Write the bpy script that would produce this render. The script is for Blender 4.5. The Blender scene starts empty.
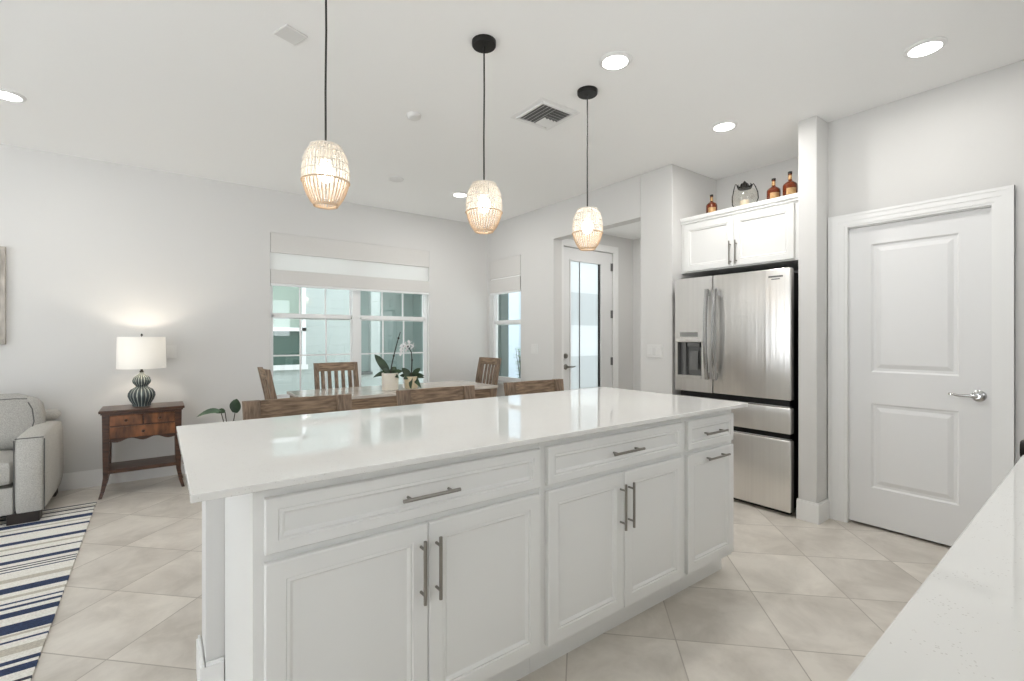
import bpy, bmesh, math, random
from mathutils import Vector, Matrix, Euler
random.seed(7)
C = bpy.context.scene.collection
SC = bpy.context.scene
PI = math.pi

# ------------------------------------------------------------------ camera
cam_d = bpy.data.cameras.new('camera')
cam = bpy.data.objects.new('camera', cam_d)
C.objects.link(cam)
cam.location = (0, 0, 1.27)
cam.rotation_euler = (PI / 2, 0, -(PI / 2 - 0.928867))
cam_d.sensor_width = 36
cam_d.lens = 473.96 / 1024 * 36
cam_d.shift_y = -3.34 / 1024
cam_d.clip_start = 0.02
SC.camera = cam

# ------------------------------------------------------------------ world, view
w = bpy.data.worlds.new('overcast_sky')
SC.world = w
w.use_nodes = True
wn = w.node_tree
# overcast sky above; brighter lower half added to light the ceiling from below
_tc = wn.nodes.new('ShaderNodeTexCoord')
_sp = wn.nodes.new('ShaderNodeSeparateXYZ')
_rp = wn.nodes.new('ShaderNodeValToRGB')
_ad = wn.nodes.new('ShaderNodeMath')
_ad.operation = 'MULTIPLY_ADD'
_ad.inputs[1].default_value = 0.5
_ad.inputs[2].default_value = 0.5
wn.links.new(_tc.outputs['Generated'], _sp.inputs[0])
wn.links.new(_sp.outputs[2], _ad.inputs[0])
wn.links.new(_ad.outputs[0], _rp.inputs[0])
_rp.color_ramp.elements[0].position = 0.47
_rp.color_ramp.elements[0].color = (0.94, 0.98, 1.01, 1)
_rp.color_ramp.elements[1].position = 0.53
_rp.color_ramp.elements[1].color = (0.495, 0.527, 0.558, 1)
wn.links.new(_rp.outputs[0], wn.nodes['Background'].inputs[0])
wn.nodes['Background'].inputs[1].default_value = 2.75
SC.view_settings.view_transform = 'Standard'
SC.view_settings.look = 'None'
SC.view_settings.gamma = 1.0
SC.view_settings.use_curve_mapping = False
SC.view_settings.exposure = 0.99
SC.cycles.use_denoising = True
SC.cycles.max_bounces = 10
SC.cycles.diffuse_bounces = 7
SC.cycles.sample_clamp_indirect = 6.0
DOWNLIGHT_W = 4.6


# ------------------------------------------------------------------ materials
def lin(c):
    c = c / 255
    return c / 12.92 if c <= 0.04045 else ((c + 0.055) / 1.055) ** 2.4


def rgb(r, g, b):
    return (lin(r), lin(g), lin(b), 1)


def sset(b, k, v):
    if k in b.inputs:
        b.inputs[k].default_value = v


def mat(name, col, rough=0.5, metal=0.0, var=0.0, scale=8.0, stretch=(1, 1, 1), bump=0.0, bscale=None, spec=None,
        aniso=0.0, dark=None):
    m = bpy.data.materials.new(name)
    m.use_nodes = True
    nt = m.node_tree
    b = nt.nodes['Principled BSDF']
    b.inputs['Base Color'].default_value = col
    b.inputs['Roughness'].default_value = rough
    b.inputs['Metallic'].default_value = metal
    if spec is not None:
        sset(b, 'Specular IOR Level', spec)
    if aniso:
        sset(b, 'Anisotropic', aniso)
    tc = nt.nodes.new('ShaderNodeTexCoord')
    mp = nt.nodes.new('ShaderNodeMapping')
    mp.inputs['Scale'].default_value = stretch
    nt.links.new(tc.outputs['Object'], mp.inputs['Vector'])
    if var or dark:
        n = nt.nodes.new('ShaderNodeTexNoise')
        n.inputs['Scale'].default_value = scale
        n.inputs['Detail'].default_value = 5
        nt.links.new(mp.outputs[0], n.inputs['Vector'])
        r = nt.nodes.new('ShaderNodeValToRGB')
        d = dark if dark else tuple(c * (1 - var) for c in col[:3]) + (1,)
        r.color_ramp.elements[0].position = 0.32
        r.color_ramp.elements[1].position = 0.68
        r.color_ramp.elements[0].color = d
        r.color_ramp.elements[1].color = col
        nt.links.new(n.outputs['Fac'], r.inputs['Fac'])
        nt.links.new(r.outputs['Color'], b.inputs['Base Color'])
    if bump:
        n2 = nt.nodes.new('ShaderNodeTexNoise')
        n2.inputs['Scale'].default_value = bscale or scale
        n2.inputs['Detail'].default_value = 3
        nt.links.new(mp.outputs[0], n2.inputs['Vector'])
        bp = nt.nodes.new('ShaderNodeBump')
        bp.inputs['Strength'].default_value = bump
        bp.inputs['Distance'].default_value = 0.01
        nt.links.new(n2.outputs['Fac'], bp.inputs['Height'])
        nt.links.new(bp.outputs[0], b.inputs['Normal'])
    return m


def emit_mat(name, col, strength):
    m = bpy.data.materials.new(name)
    m.use_nodes = True
    nt = m.node_tree
    b = nt.nodes['Principled BSDF']
    b.inputs['Base Color'].default_value = col
    sset(b, 'Emission Color', col)
    sset(b, 'Emission Strength', strength)
    return m


def glass_mat(name, tint=(0.97, 0.99, 0.98, 1), gloss=0.07, rough=0.0):
    m = bpy.data.materials.new(name)
    m.use_nodes = True
    nt = m.node_tree
    nt.nodes.remove(nt.nodes['Principled BSDF'])
    out = nt.nodes['Material Output']
    t = nt.nodes.new('ShaderNodeBsdfTransparent')
    t.inputs[0].default_value = tint
    g = nt.nodes.new('ShaderNodeBsdfGlossy')
    g.inputs['Roughness'].default_value = rough
    mx = nt.nodes.new('ShaderNodeMixShader')
    mx.inputs[0].default_value = gloss
    nt.links.new(t.outputs[0], mx.inputs[1])
    nt.links.new(g.outputs[0], mx.inputs[2])
    nt.links.new(mx.outputs[0], out.inputs[0])
    return m


def translucent_mat(name, col, trans=0.5, clear=0.0):
    m = bpy.data.materials.new(name)
    m.use_nodes = True
    nt = m.node_tree
    nt.nodes.remove(nt.nodes['Principled BSDF'])
    out = nt.nodes['Material Output']
    d = nt.nodes.new('ShaderNodeBsdfDiffuse')
    d.inputs[0].default_value = col
    t = nt.nodes.new('ShaderNodeBsdfTranslucent')
    t.inputs[0].default_value = col
    n = nt.nodes.new('ShaderNodeTexNoise')
    n.inputs['Scale'].default_value = 60
    mp = nt.nodes.new('ShaderNodeMath')
    mp.operation = 'MULTIPLY_ADD'
    mp.inputs[1].default_value = 0.1
    mp.inputs[2].default_value = trans - 0.05
    nt.links.new(n.outputs['Fac'], mp.inputs[0])
    mx = nt.nodes.new('ShaderNodeMixShader')
    nt.links.new(mp.outputs[0], mx.inputs[0])
    nt.links.new(d.outputs[0], mx.inputs[1])
    nt.links.new(t.outputs[0], mx.inputs[2])
    last = mx
    if clear:
        tr = nt.nodes.new('ShaderNodeBsdfTransparent')
        m2 = nt.nodes.new('ShaderNodeMixShader')
        m2.inputs[0].default_value = clear
        nt.links.new(mx.outputs[0], m2.inputs[1])
        nt.links.new(tr.outputs[0], m2.inputs[2])
        last = m2
    nt.links.new(last.outputs[0], out.inputs[0])
    return m


def math_node(nt, op, a, b=None):
    n = nt.nodes.new('ShaderNodeMath')
    n.operation = op
    for i, v in enumerate((a, b)):
        if v is None:
            continue
        if isinstance(v, (int, float)):
            n.inputs[i].default_value = v
        else:
            nt.links.new(v, n.inputs[i])
    return n.outputs[0]


def tile_material():
    m = bpy.data.materials.new('floor_tile')
    m.use_nodes = True
    nt = m.node_tree
    b = nt.nodes['Principled BSDF']
    tc = nt.nodes.new('ShaderNodeTexCoord')
    sp = nt.nodes.new('ShaderNodeSeparateXYZ')
    nt.links.new(tc.outputs['Object'], sp.inputs[0])
    S, r2 = 0.4485, 1 / math.sqrt(2)
    u = math_node(nt, 'MULTIPLY', math_node(nt, 'ADD', sp.outputs[0], sp.outputs[1]), r2)
    v = math_node(nt, 'MULTIPLY', math_node(nt, 'SUBTRACT', sp.outputs[0], sp.outputs[1]), r2)
    us = math_node(nt, 'DIVIDE', math_node(nt, 'SUBTRACT', u, 2.067), S)
    vs = math_node(nt, 'DIVIDE', math_node(nt, 'SUBTRACT', v, 1.741), S)
    ds = []
    cells = []
    for q in (us, vs):
        cells.append(math_node(nt, 'FLOOR', q))
        fr = math_node(nt, 'FRACT', q)
        ds.append(math_node(nt, 'MINIMUM', fr, math_node(nt, 'SUBTRACT', 1.0, fr)))
    dist = math_node(nt, 'MINIMUM', ds[0], ds[1])
    grout = math_node(nt, 'LESS_THAN', dist, 0.0058)
    cx = nt.nodes.new('ShaderNodeCombineXYZ')
    nt.links.new(cells[0], cx.inputs[0])
    nt.links.new(cells[1], cx.inputs[1])
    wnz = nt.nodes.new('ShaderNodeTexWhiteNoise')
    nt.links.new(cx.outputs[0], wnz.inputs['Vector'])
    # veiny cloud pattern, shifted per tile
    vadd = nt.nodes.new('ShaderNodeVectorMath')
    vadd.operation = 'MULTIPLY_ADD'
    vadd.inputs[1].default_value = (9, 9, 9)
    nt.links.new(wnz.outputs['Color'], vadd.inputs[0])
    nt.links.new(tc.outputs['Object'], vadd.inputs[2])
    n = nt.nodes.new('ShaderNodeTexNoise')
    n.inputs['Scale'].default_value = 3.4
    n.inputs['Detail'].default_value = 8
    n.inputs['Roughness'].default_value = 0.62
    n.inputs['Distortion'].default_value = 0.4
    nt.links.new(vadd.outputs[0], n.inputs['Vector'])
    rp = nt.nodes.new('ShaderNodeValToRGB')
    rp.color_ramp.elements[0].position = 0.36
    rp.color_ramp.elements[0].color = rgb(196, 189, 179)
    rp.color_ramp.elements[1].position = 0.64
    rp.color_ramp.elements[1].color = rgb(224, 218, 209)
    nt.links.new(n.outputs['Fac'], rp.inputs[0])
    hs = nt.nodes.new('ShaderNodeHueSaturation')
    nt.links.new(rp.outputs[0], hs.inputs['Color'])
    nt.links.new(math_node(nt, 'ADD', math_node(nt, 'MULTIPLY', wnz.outputs['Value'], 0.09), 0.955), hs.inputs['Value'])
    mx = nt.nodes.new('ShaderNodeMix')
    mx.data_type = 'RGBA'
    nt.links.new(grout, mx.inputs[0])
    nt.links.new(hs.outputs[0], mx.inputs[6])
    mx.inputs[7].default_value = rgb(172, 164, 154)
    nt.links.new(mx.outputs[2], b.inputs['Base Color'])
    b.inputs['Roughness'].default_value = 0.3
    return m


def quartz_material():
    m = mat('white_quartz', rgb(228, 227, 224), 0.035)
    nt = m.node_tree
    b = nt.nodes['Principled BSDF']
    tc = nt.nodes.new('ShaderNodeTexCoord')
    vo = nt.nodes.new('ShaderNodeTexVoronoi')
    vo.inputs['Scale'].default_value = 170
    nt.links.new(tc.outputs['Object'], vo.inputs['Vector'])
    n = nt.nodes.new('ShaderNodeTexNoise')
    n.inputs['Scale'].default_value = 30
    nt.links.new(tc.outputs['Object'], n.inputs['Vector'])
    small = math_node(nt, 'LESS_THAN', vo.outputs['Distance'], 0.2)
    some = math_node(nt, 'GREATER_THAN', n.outputs['Fac'], 0.54)
    f = math_node(nt, 'MULTIPLY', math_node(nt, 'MULTIPLY', small, some), 0.4)
    mx = nt.nodes.new('ShaderNodeMix')
    mx.data_type = 'RGBA'
    nt.links.new(f, mx.inputs[0])
    mx.inputs[6].default_value = rgb(228, 227, 224)
    mx.inputs[7].default_value = rgb(168, 162, 154)
    nt.links.new(mx.outputs[2], b.inputs['Base Color'])
    return m


def siding_material(name, col, axis, pitch):
    """clapboard: a stepped bump repeated every <pitch> metres"""
    m = mat(name, col, 0.75)
    nt = m.node_tree
    b = nt.nodes['Principled BSDF']
    tc = nt.nodes.new('ShaderNodeTexCoord')
    sp = nt.nodes.new('ShaderNodeSeparateXYZ')
    nt.links.new(tc.outputs['Object'], sp.inputs[0])
    fr = math_node(nt, 'FRACT', math_node(nt, 'DIVIDE', sp.outputs[axis], pitch))
    bp = nt.nodes.new('ShaderNodeBump')
    bp.inputs['Distance'].default_value = 0.015
    nt.links.new(fr, bp.inputs['Height'])
    nt.links.new(bp.outputs[0], b.inputs['Normal'])
    return m


def weave_material(name, col, dark, sx, sz, rough=0.95):
    m = mat(name, col, rough)
    nt = m.node_tree
    b = nt.nodes['Principled BSDF']
    n = nt.nodes.new('ShaderNodeTexNoise')
    n.inputs['Scale'].default_value = sx
    n.inputs['Detail'].default_value = 6
    tc = nt.nodes.new('ShaderNodeTexCoord')
    nt.links.new(tc.outputs['Object'], n.inputs['Vector'])
    rp = nt.nodes.new('ShaderNodeValToRGB')
    rp.color_ramp.elements[0].position = 0.35
    rp.color_ramp.elements[1].position = 0.65
    rp.color_ramp.elements[0].color = dark
    rp.color_ramp.elements[1].color = col
    nt.links.new(n.outputs['Fac'], rp.inputs[0])
    nt.links.new(rp.outputs[0], b.inputs['Base Color'])
    bp = nt.nodes.new('ShaderNodeBump')
    bp.inputs['Strength'].default_value = 0.4
    bp.inputs['Distance'].default_value = 0.004
    nt.links.new(n.outputs['Fac'], bp.inputs['Height'])
    nt.links.new(bp.outputs[0], b.inputs['Normal'])
    return m


M = {}
M['wall'] = mat('wall_paint', rgb(216, 215, 213), 0.9, bump=0.06, bscale=160)
M['ceiling'] = mat('ceiling_paint', rgb(246, 246, 245), 0.95, bump=0.08, bscale=120)
M['tile'] = tile_material()
M['trim'] = mat('trim_paint', rgb(236, 236, 235), 0.45)
M['door'] = mat('door_paint', rgb(230, 230, 230), 0.45)
M['cab'] = mat('cabinet_paint', rgb(230, 230, 228), 0.4)
M['quartz'] = quartz_material()
M['nickel'] = mat('brushed_nickel', rgb(150, 146, 140), 0.32, 1.0, var=0.08, scale=40)
M['chrome'] = mat('satin_chrome', rgb(190, 190, 190), 0.16, 1.0)
M['steel'] = mat('stainless_steel', rgb(232, 230, 227), 0.30, 1.0, var=0.05, scale=3, stretch=(15, 15, 0.22), bump=0.5, bscale=1.0)
M['steel_dark'] = mat('grey_plastic', rgb(120, 120, 119), 0.4, 0.4)
M['display'] = mat('display_grey', rgb(150, 150, 148), 0.25, 0.6)
M['black'] = mat('black_plastic', rgb(22, 21, 20), 0.5)
M['blackmetal'] = mat('black_metal', rgb(38, 36, 34), 0.4, 0.6)
M['glass'] = glass_mat('window_glass')
M['vinyl'] = mat('white_vinyl', rgb(236, 237, 237), 0.4)
M['fabric_thin'] = translucent_mat('shade_fabric', (0.93, 0.92, 0.91, 1), 0.5)
M['fabric_thick'] = mat('shade_lining', rgb(217, 215, 212), 0.95, var=0.04, scale=200)
M['wood_grey'] = mat('weathered_oak', rgb(160, 136, 112), 0.55, dark=rgb(98, 78, 60), scale=4, stretch=(2, 18, 18), bump=0.1, bscale=8)
M['wood_greyz'] = mat('weathered_oak_upright', rgb(152, 130, 110), 0.55, dark=rgb(94, 77, 62), scale=4, stretch=(18, 18, 2), bump=0.1, bscale=8)
M['tabletop'] = mat('oak_table_top', rgb(212, 206, 198), 0.12, dark=rgb(184, 174, 164), scale=4, stretch=(2, 16, 16))
M['mahog'] = mat('dark_mahogany', rgb(86, 56, 40), 0.3, dark=rgb(50, 31, 22), scale=5, stretch=(3, 14, 14))
M['burl'] = mat('burl_veneer', rgb(136, 86, 52), 0.3, dark=rgb(72, 42, 24), scale=16, stretch=(1.6, 1, 0.5))
M['sofa'] = weave_material('grey_linen_upholstery', rgb(196, 194, 189), rgb(164, 162, 157), 220, 1)
M['pillow'] = weave_material('grey_cushion_fabric', rgb(186, 184, 179), rgb(156, 154, 149), 180, 1)
M['piping'] = mat('dark_piping', rgb(92, 92, 90), 0.9)
M['sofafoot'] = mat('sofa_foot_wood', rgb(40, 32, 27), 0.5)
M['rug_cream'] = weave_material('cream_rug_yarn', rgb(238, 236, 230), rgb(218, 214, 206), 150, 1)
M['rug_navy'] = weave_material('navy_rug_yarn', rgb(50, 66, 100), rgb(34, 46, 74), 150, 1)
M['rug_ink'] = weave_material('ink_rug_yarn', rgb(58, 62, 76), rgb(42, 44, 56), 150, 1)
M['rug_beige'] = weave_material('beige_rug_yarn', rgb(200, 193, 180), rgb(176, 170, 158), 150, 1)
M['lampshade'] = translucent_mat('white_lamp_shade', (0.92, 0.90, 0.86, 1), 0.05)
def ribbed_ceramic():
    m = mat('ribbed_ceramic', rgb(60, 70, 72), 0.3)
    nt = m.node_tree
    b = nt.nodes['Principled BSDF']
    tc = nt.nodes.new('ShaderNodeTexCoord')
    sp = nt.nodes.new('ShaderNodeSeparateXYZ')
    nt.links.new(tc.outputs['Object'], sp.inputs[0])
    ang = math_node(nt, 'ARCTAN2', sp.outputs[1], sp.outputs[0])
    c = math_node(nt, 'ABSOLUTE', math_node(nt, 'COSINE', math_node(nt, 'MULTIPLY', ang, 9.0)))
    n = nt.nodes.new('ShaderNodeTexNoise')
    n.inputs['Scale'].default_value = 22
    nt.links.new(tc.outputs['Object'], n.inputs['Vector'])
    c = math_node(nt, 'ADD', c, math_node(nt, 'MULTIPLY', math_node(nt, 'SUBTRACT', n.outputs['Fac'], 0.5), 0.5))
    rp = nt.nodes.new('ShaderNodeValToRGB')
    rp.color_ramp.elements[0].position = 0.12
    rp.color_ramp.elements[0].color = rgb(176, 180, 172)
    rp.color_ramp.elements[1].position = 0.5
    rp.color_ramp.elements[1].color = rgb(58, 68, 70)
    nt.links.new(c, rp.inputs[0])
    nt.links.new(rp.outputs[0], b.inputs['Base Color'])
    return m


M['ceramic'] = ribbed_ceramic()
M['rattan_white'] = translucent_mat('whitewashed_rattan', (0.84, 0.80, 0.74, 1), 0.2)
M['rattan_tan'] = translucent_mat('natural_rattan', (0.74, 0.58, 0.42, 1), 0.2)
M['liner'] = translucent_mat('shade_liner', (0.95, 0.94, 0.91, 1), 0.3, clear=0.75)
M['bulb'] = emit_mat('bulb_glow', (1.0, 0.9, 0.76, 1), 5)
M['lens'] = emit_mat('downlight_lens', (1.0, 0.98, 0.95, 1), 5)
M['cord'] = mat('black_cord', rgb(44, 42, 40), 0.7)
M['plate'] = mat('switch_plate_plastic', rgb(222, 221, 219), 0.35)
M['amber'] = mat('amber_glass', rgb(150, 66, 26), 0.08, 0.0, dark=rgb(92, 36, 14), scale=6)
sset(M['amber'].node_tree.nodes['Principled BSDF'], 'Transmission Weight', 0.35)
M['goldlabel'] = mat('gold_label', rgb(206, 176, 128), 0.4, 0.3, dark=rgb(160, 118, 70), scale=30)
M['clearglass'] = glass_mat('lantern_glass', (0.97, 0.96, 0.93, 1), 0.12, 0.05)
M['candle'] = mat('cream_candle_wax', rgb(226, 212, 186), 0.6)
M['pot_white'] = mat('white_glazed_pot', rgb(232, 226, 214), 0.4)
M['pot_cream'] = mat('cream_glazed_pot', rgb(228, 214, 184), 0.4)
M['leaf'] = mat('orchid_leaf', rgb(52, 76, 46), 0.4, dark=rgb(30, 50, 30), scale=12)
M['leaf_grey'] = mat('grey_green_leaf', rgb(92, 116, 92), 0.5, dark=rgb(56, 80, 60), scale=12)
M['stem'] = mat('plant_stem', rgb(58, 54, 44), 0.6)
M['petal'] = translucent_mat('orchid_petal', (0.9, 0.88, 0.88, 1), 0.4)
M['soil'] = mat('bark_soil', rgb(70, 52, 38), 0.9, dark=rgb(36, 26, 20), scale=60)
M['bush'] = mat('garden_leaf', rgb(96, 140, 70), 0.5, dark=rgb(52, 92, 40), scale=10)
M['frost_light'] = translucent_mat('frosted_glass_light', (0.95, 0.97, 0.97, 1), 0.88, clear=0.25)
M['frost_grey'] = translucent_mat('frosted_glass_grey', (0.80, 0.83, 0.83, 1), 0.75, clear=0.25)
M['siding'] = siding_material('pale_teal_siding', rgb(184, 193, 190), 2, 0.16)
M['whiteboard'] = mat('white_board_paint', rgb(178, 190, 199), 0.7, var=0.04)
M['porchwall'] = mat('porch_wall_paint', rgb(184, 198, 194), 0.8)
M['extdoor'] = mat('grey_door_paint', rgb(86, 92, 90), 0.6)
M['darkglass'] = mat('dark_window_glass', rgb(74, 98, 90), 0.45)
M['blind'] = mat('green_tinted_blind', rgb(158, 174, 162), 0.7, var=0.12, scale=3, stretch=(25, 1, 0.1))
M['concrete'] = mat('concrete_paving', rgb(190, 188, 182), 0.9, var=0.1)
M['darkgreen'] = mat('dark_green_post', rgb(70, 84, 80), 0.6)
M['artframe'] = mat('whitewashed_frame', rgb(196, 190, 182), 0.7, dark=rgb(150, 144, 136), scale=12, stretch=(3, 3, 0.6))
M['artpaper'] = mat('pale_canvas', rgb(206, 203, 197), 0.9, var=0.12, scale=5)


# ------------------------------------------------------------------ mesh helpers
def bx(bm, x0, x1, y0, y1, z0, z1, bev=0.0, seg=2):
    vs = [bm.verts.new((x, y, z)) for x in (x0, x1) for y in (y0, y1) for z in (z0, z1)]
    q = [(0, 1, 3, 2), (4, 6, 7, 5), (0, 4, 5, 1), (2, 3, 7, 6), (0, 2, 6, 4), (1, 5, 7, 3)]
    fs = [bm.faces.new([vs[i] for i in f]) for f in q]
    if bev > 0:
        es = list({e for f in fs for e in f.edges})
        bmesh.ops.bevel(bm, geom=es, offset=bev, segments=seg, profile=0.5, affect='EDGES', clamp_overlap=True)
    return vs


def tube(bm, pts, r, seg=8, cap=True):
    """swept round bar; r a number or a list per point"""
    pts = [Vector(p) for p in pts]
    rs = r if isinstance(r, (list, tuple)) else [r] * len(pts)
    rings = []
    up = None
    for i, p in enumerate(pts):
        if i == 0:
            t = pts[1] - pts[0]
        elif i == len(pts) - 1:
            t = pts[-1] - pts[-2]
        else:
            t = (pts[i + 1] - pts[i]).normalized() + (pts[i] - pts[i - 1]).normalized()
        t.normalize()
        if up is None:
            up = Vector((0, 0, 1)) if abs(t.z) < 0.9 else Vector((1, 0, 0))
        a = t.cross(up)
        if a.length < 1e-5:
            a = t.cross(Vector((0, 1, 0)))
        a.normalize()
        b = a.cross(t).normalized()
        up = b
        rings.append([bm.verts.new(p + a * (rs[i] * math.cos(2 * PI * k / seg)) + b * (rs[i] * math.sin(2 * PI * k / seg))) for k in range(seg)])
    for i in range(len(rings) - 1):
        for k in range(seg):
            bm.faces.new([rings[i][k], rings[i][(k + 1) % seg], rings[i + 1][(k + 1) % seg], rings[i + 1][k]])
    if cap:
        bm.faces.new(rings[0][::-1])
        bm.faces.new(rings[-1])


def lathe(bm, prof, seg=32, cx=0, cy=0, rib=0, ribamp=0.0, cap=True):
    rings = []
    for r, z in prof:
        rings.append([bm.verts.new((cx + r * (1 + ribamp * abs(math.cos(rib * PI * k / seg)) if rib else r) * math.cos(2 * PI * k / seg) if False else
                                    cx + r * (1 + (ribamp * math.cos(2 * PI * rib * k / seg) if rib else 0)) * math.cos(2 * PI * k / seg),
                                    cy + r * (1 + (ribamp * math.cos(2 * PI * rib * k / seg) if rib else 0)) * math.sin(2 * PI * k / seg), z)) for k in range(seg)])
    for i in range(len(rings) - 1):
        for k in range(seg):
            bm.faces.new([rings[i][k], rings[i][(k + 1) % seg], rings[i + 1][(k + 1) % seg], rings[i + 1][k]])
    if cap:
        if prof[0][0] > 1e-4:
            bm.faces.new(rings[0][::-1])
        if prof[-1][0] > 1e-4:
            bm.faces.new(rings[-1])


def panel(bm, x0, x1, z0, z1, rings, back=0.0):
    """panel facing -y: rings = [(inset, y)], first ring is the outer edge; closed at the back"""
    loops = []
    for ins, y in rings:
        loops.append([bm.verts.new(p) for p in ((x0 + ins, y, z0 + ins), (x1 - ins, y, z0 + ins), (x1 - ins, y, z1 - ins), (x0 + ins, y, z1 - ins))])
    for a, b in zip(loops, loops[1:]):
        for k in range(4):
            bm.faces.new([a[k], a[(k + 1) % 4], b[(k + 1) % 4], b[k]])
    bm.faces.new(loops[-1])
    if back is not None:
        bm.faces.new(loops[0][::-1])


def sphere(bm, c, r, seg=16, sq=(1, 1, 1)):
    bmesh.ops.create_uvsphere(bm, u_segments=seg, v_segments=seg // 2 + 2, radius=1.0,
                              matrix=Matrix.Translation(c) @ Matrix.Diagonal((r * sq[0], r * sq[1], r * sq[2], 1)))


def leafblade(bm, base, direction, length, width, droop=0.3, n=7, fold=0.15, roll=0.0):
    d = Vector(direction).normalized()
    side = d.cross(Vector((0, 0, 1)))
    if side.length < 1e-3:
        side = Vector((1, 0, 0))
    side.normalize()
    side.rotate(Matrix.Rotation(roll, 3, d))
    nrm = side.cross(d).normalized()
    rows = []
    for i in range(n + 1):
        t = i / n
        c = Vector(base) + d * (length * t) - Vector((0, 0, 1)) * (droop * length * t * t)
        wd = width * (math.sin(PI * min(1, 0.08 + t * 0.92)) ** 0.7) * 0.5
        rows.append([bm.verts.new(c - side * wd + nrm * fold * wd), bm.verts.new(c), bm.verts.new(c + side * wd + nrm * fold * wd)])
    for a, b in zip(rows, rows[1:]):
        bm.faces.new([a[0], a[1], b[1], b[0]])
        bm.faces.new([a[1], a[2], b[2], b[1]])


def obj(name, bm, material, parent=None, smooth=False, loc=None):
    bmesh.ops.recalc_face_normals(bm, faces=bm.faces)
    me = bpy.data.meshes.new(name)
    bm.to_mesh(me)
    bm.free()
    o = bpy.data.objects.new(name, me)
    for mm in (material if isinstance(material, (list, tuple)) else [material]):
        me.materials.append(mm)
    if smooth:
        for p in me.polygons:
            p.use_smooth = True
        try:
            me.set_sharp_from_angle(angle=math.radians(40))
        except Exception:
            pass
    C.objects.link(o)
    if parent is not None:
        o.parent = parent
    if loc:
        o.location = loc
    return o


def tag(o, label, cat, group=None):
    o['label'] = label
    o['category'] = cat
    if group:
        o['group'] = group
    return o


def thing(name, label, cat, loc=(0, 0, 0), rotz=0.0, group=None):
    o = bpy.data.objects.new(name, None)
    o.empty_display_size = 0.1
    C.objects.link(o)
    o.location = loc
    o.rotation_euler = (0, 0, rotz)
    return tag(o, label, cat, group)


def struct(name, bm, m, parent=None, smooth=False):
    o = obj(name, bm, m, parent, smooth)
    if parent is None:
        o['kind'] = 'structure'
    return o


def boxobj(name, b, m, parent=None, bev=0.0, kind=None):
    bm = bmesh.new()
    bx(bm, *b, bev=bev)
    o = obj(name, bm, m, parent)
    if kind:
        o['kind'] = kind
    return o


def dup(root, loc, rotz=None, label=None, group=None):
    r = root.copy()
    C.objects.link(r)
    r.location = loc
    if rotz is not None:
        r.rotation_euler = (0, 0, rotz)
    if label:
        r['label'] = label
    if group:
        r['group'] = group
    for ch in list(root.children):
        c = ch.copy()
        C.objects.link(c)
        c.parent = r
        for g in list(ch.children):
            d = g.copy()
            C.objects.link(d)
            d.parent = c
    return r


# ------------------------------------------------------------------ room
H = 2.785          # ceiling
WY = 5.374          # window wall
WX = 3.599         # dining side wall
PX = 3.788         # pantry wall
XL, YB = -4.2, -0.62

boxobj('floor', (XL, 5.30, -2.6, WY + 0.14, -0.12, 0), M['tile'], kind='structure')
boxobj('ceiling', (XL, 5.30, -2.6, WY + 0.14, H, H + 0.12), M['ceiling'], kind='structure')

# rear wall with the twin window opening
WO = (0.9239, 2.723, 0.60, 2.347)
bm = bmesh.new()
bx(bm, XL, WO[0], WY, WY + 0.14, 0, H)
bx(bm, WO[1], WX + 0.125, WY, WY + 0.14, 0, H)
bx(bm, WO[0], WO[1], WY, WY + 0.14, 0, WO[2])
bx(bm, WO[0], WO[1], WY, WY + 0.14, WO[3], H)
struct('wall_rear', bm, M['wall'])

# right (dining) wall: side window and the foyer opening
SO = (4.634, 5.321, 0.6799, 2.295)
OP = (2.819, 4.026, 2.387)
bm = bmesh.new()
bx(bm, WX, WX + 0.125, OP[1], SO[0], 0, H)
bx(bm, WX, WX + 0.125, SO[1], WY, 0, H)
bx(bm, WX, WX + 0.125, SO[0], SO[1], 0, SO[2])
bx(bm, WX, WX + 0.125, SO[0], SO[1], SO[3], H)
bx(bm, WX, WX + 0.125, OP[0], OP[1], OP[2], H)
struct('wall_right', bm, M['wall'])
bm = bmesh.new()
bx(bm, WX, 5.10, 2.477, OP[0], 0, H, bev=0.006)
struct('wall_alcove_left', bm, M['wall'])
boxobj('wall_alcove_back', (4.31, 4.42, 1.35, 2.477, 0, H), M['wall'], kind='structure')
bm = bmesh.new()
bx(bm, WX, 4.31, 1.343, 1.462, 0, H, bev=0.006)
struct('wall_pillar', bm, M['wall'])

# pantry wall with door opening
DO = (0.5185, 1.227, 2.015)
bm = bmesh.new()
bx(bm, PX, PX + 0.12, DO[1], 1.343, 0, H)
bx(bm, PX, PX + 0.12, YB, DO[0], 0, H)
bx(bm, PX, PX + 0.12, DO[0], DO[1], DO[2], H)
struct('wall_pantry', bm, M['wall'])
# kitchen wall behind the camera
boxobj('wall_closet', (4.31, 4.42, YB - 0.12, 1.35, 0, H), M['wall'], kind='structure')  # unseen pantry back, added to stop sky light leaking under the door
bm = bmesh.new()
FILL_OPEN = (1.2, 2.4, 1.30, 2.1)     # unseen opening added to brighten the right side of the room
bx(bm, -0.9, FILL_OPEN[0], YB - 0.12, YB, 0, H)
bx(bm, FILL_OPEN[1], 4.31, YB - 0.12, YB, 0, H)
bx(bm, FILL_OPEN[0], FILL_OPEN[1], YB - 0.12, YB, 0, FILL_OPEN[2])
bx(bm, FILL_OPEN[0], FILL_OPEN[1], YB - 0.12, YB, FILL_OPEN[3], H)
struct('wall_kitchen', bm, M['wall'])
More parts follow.
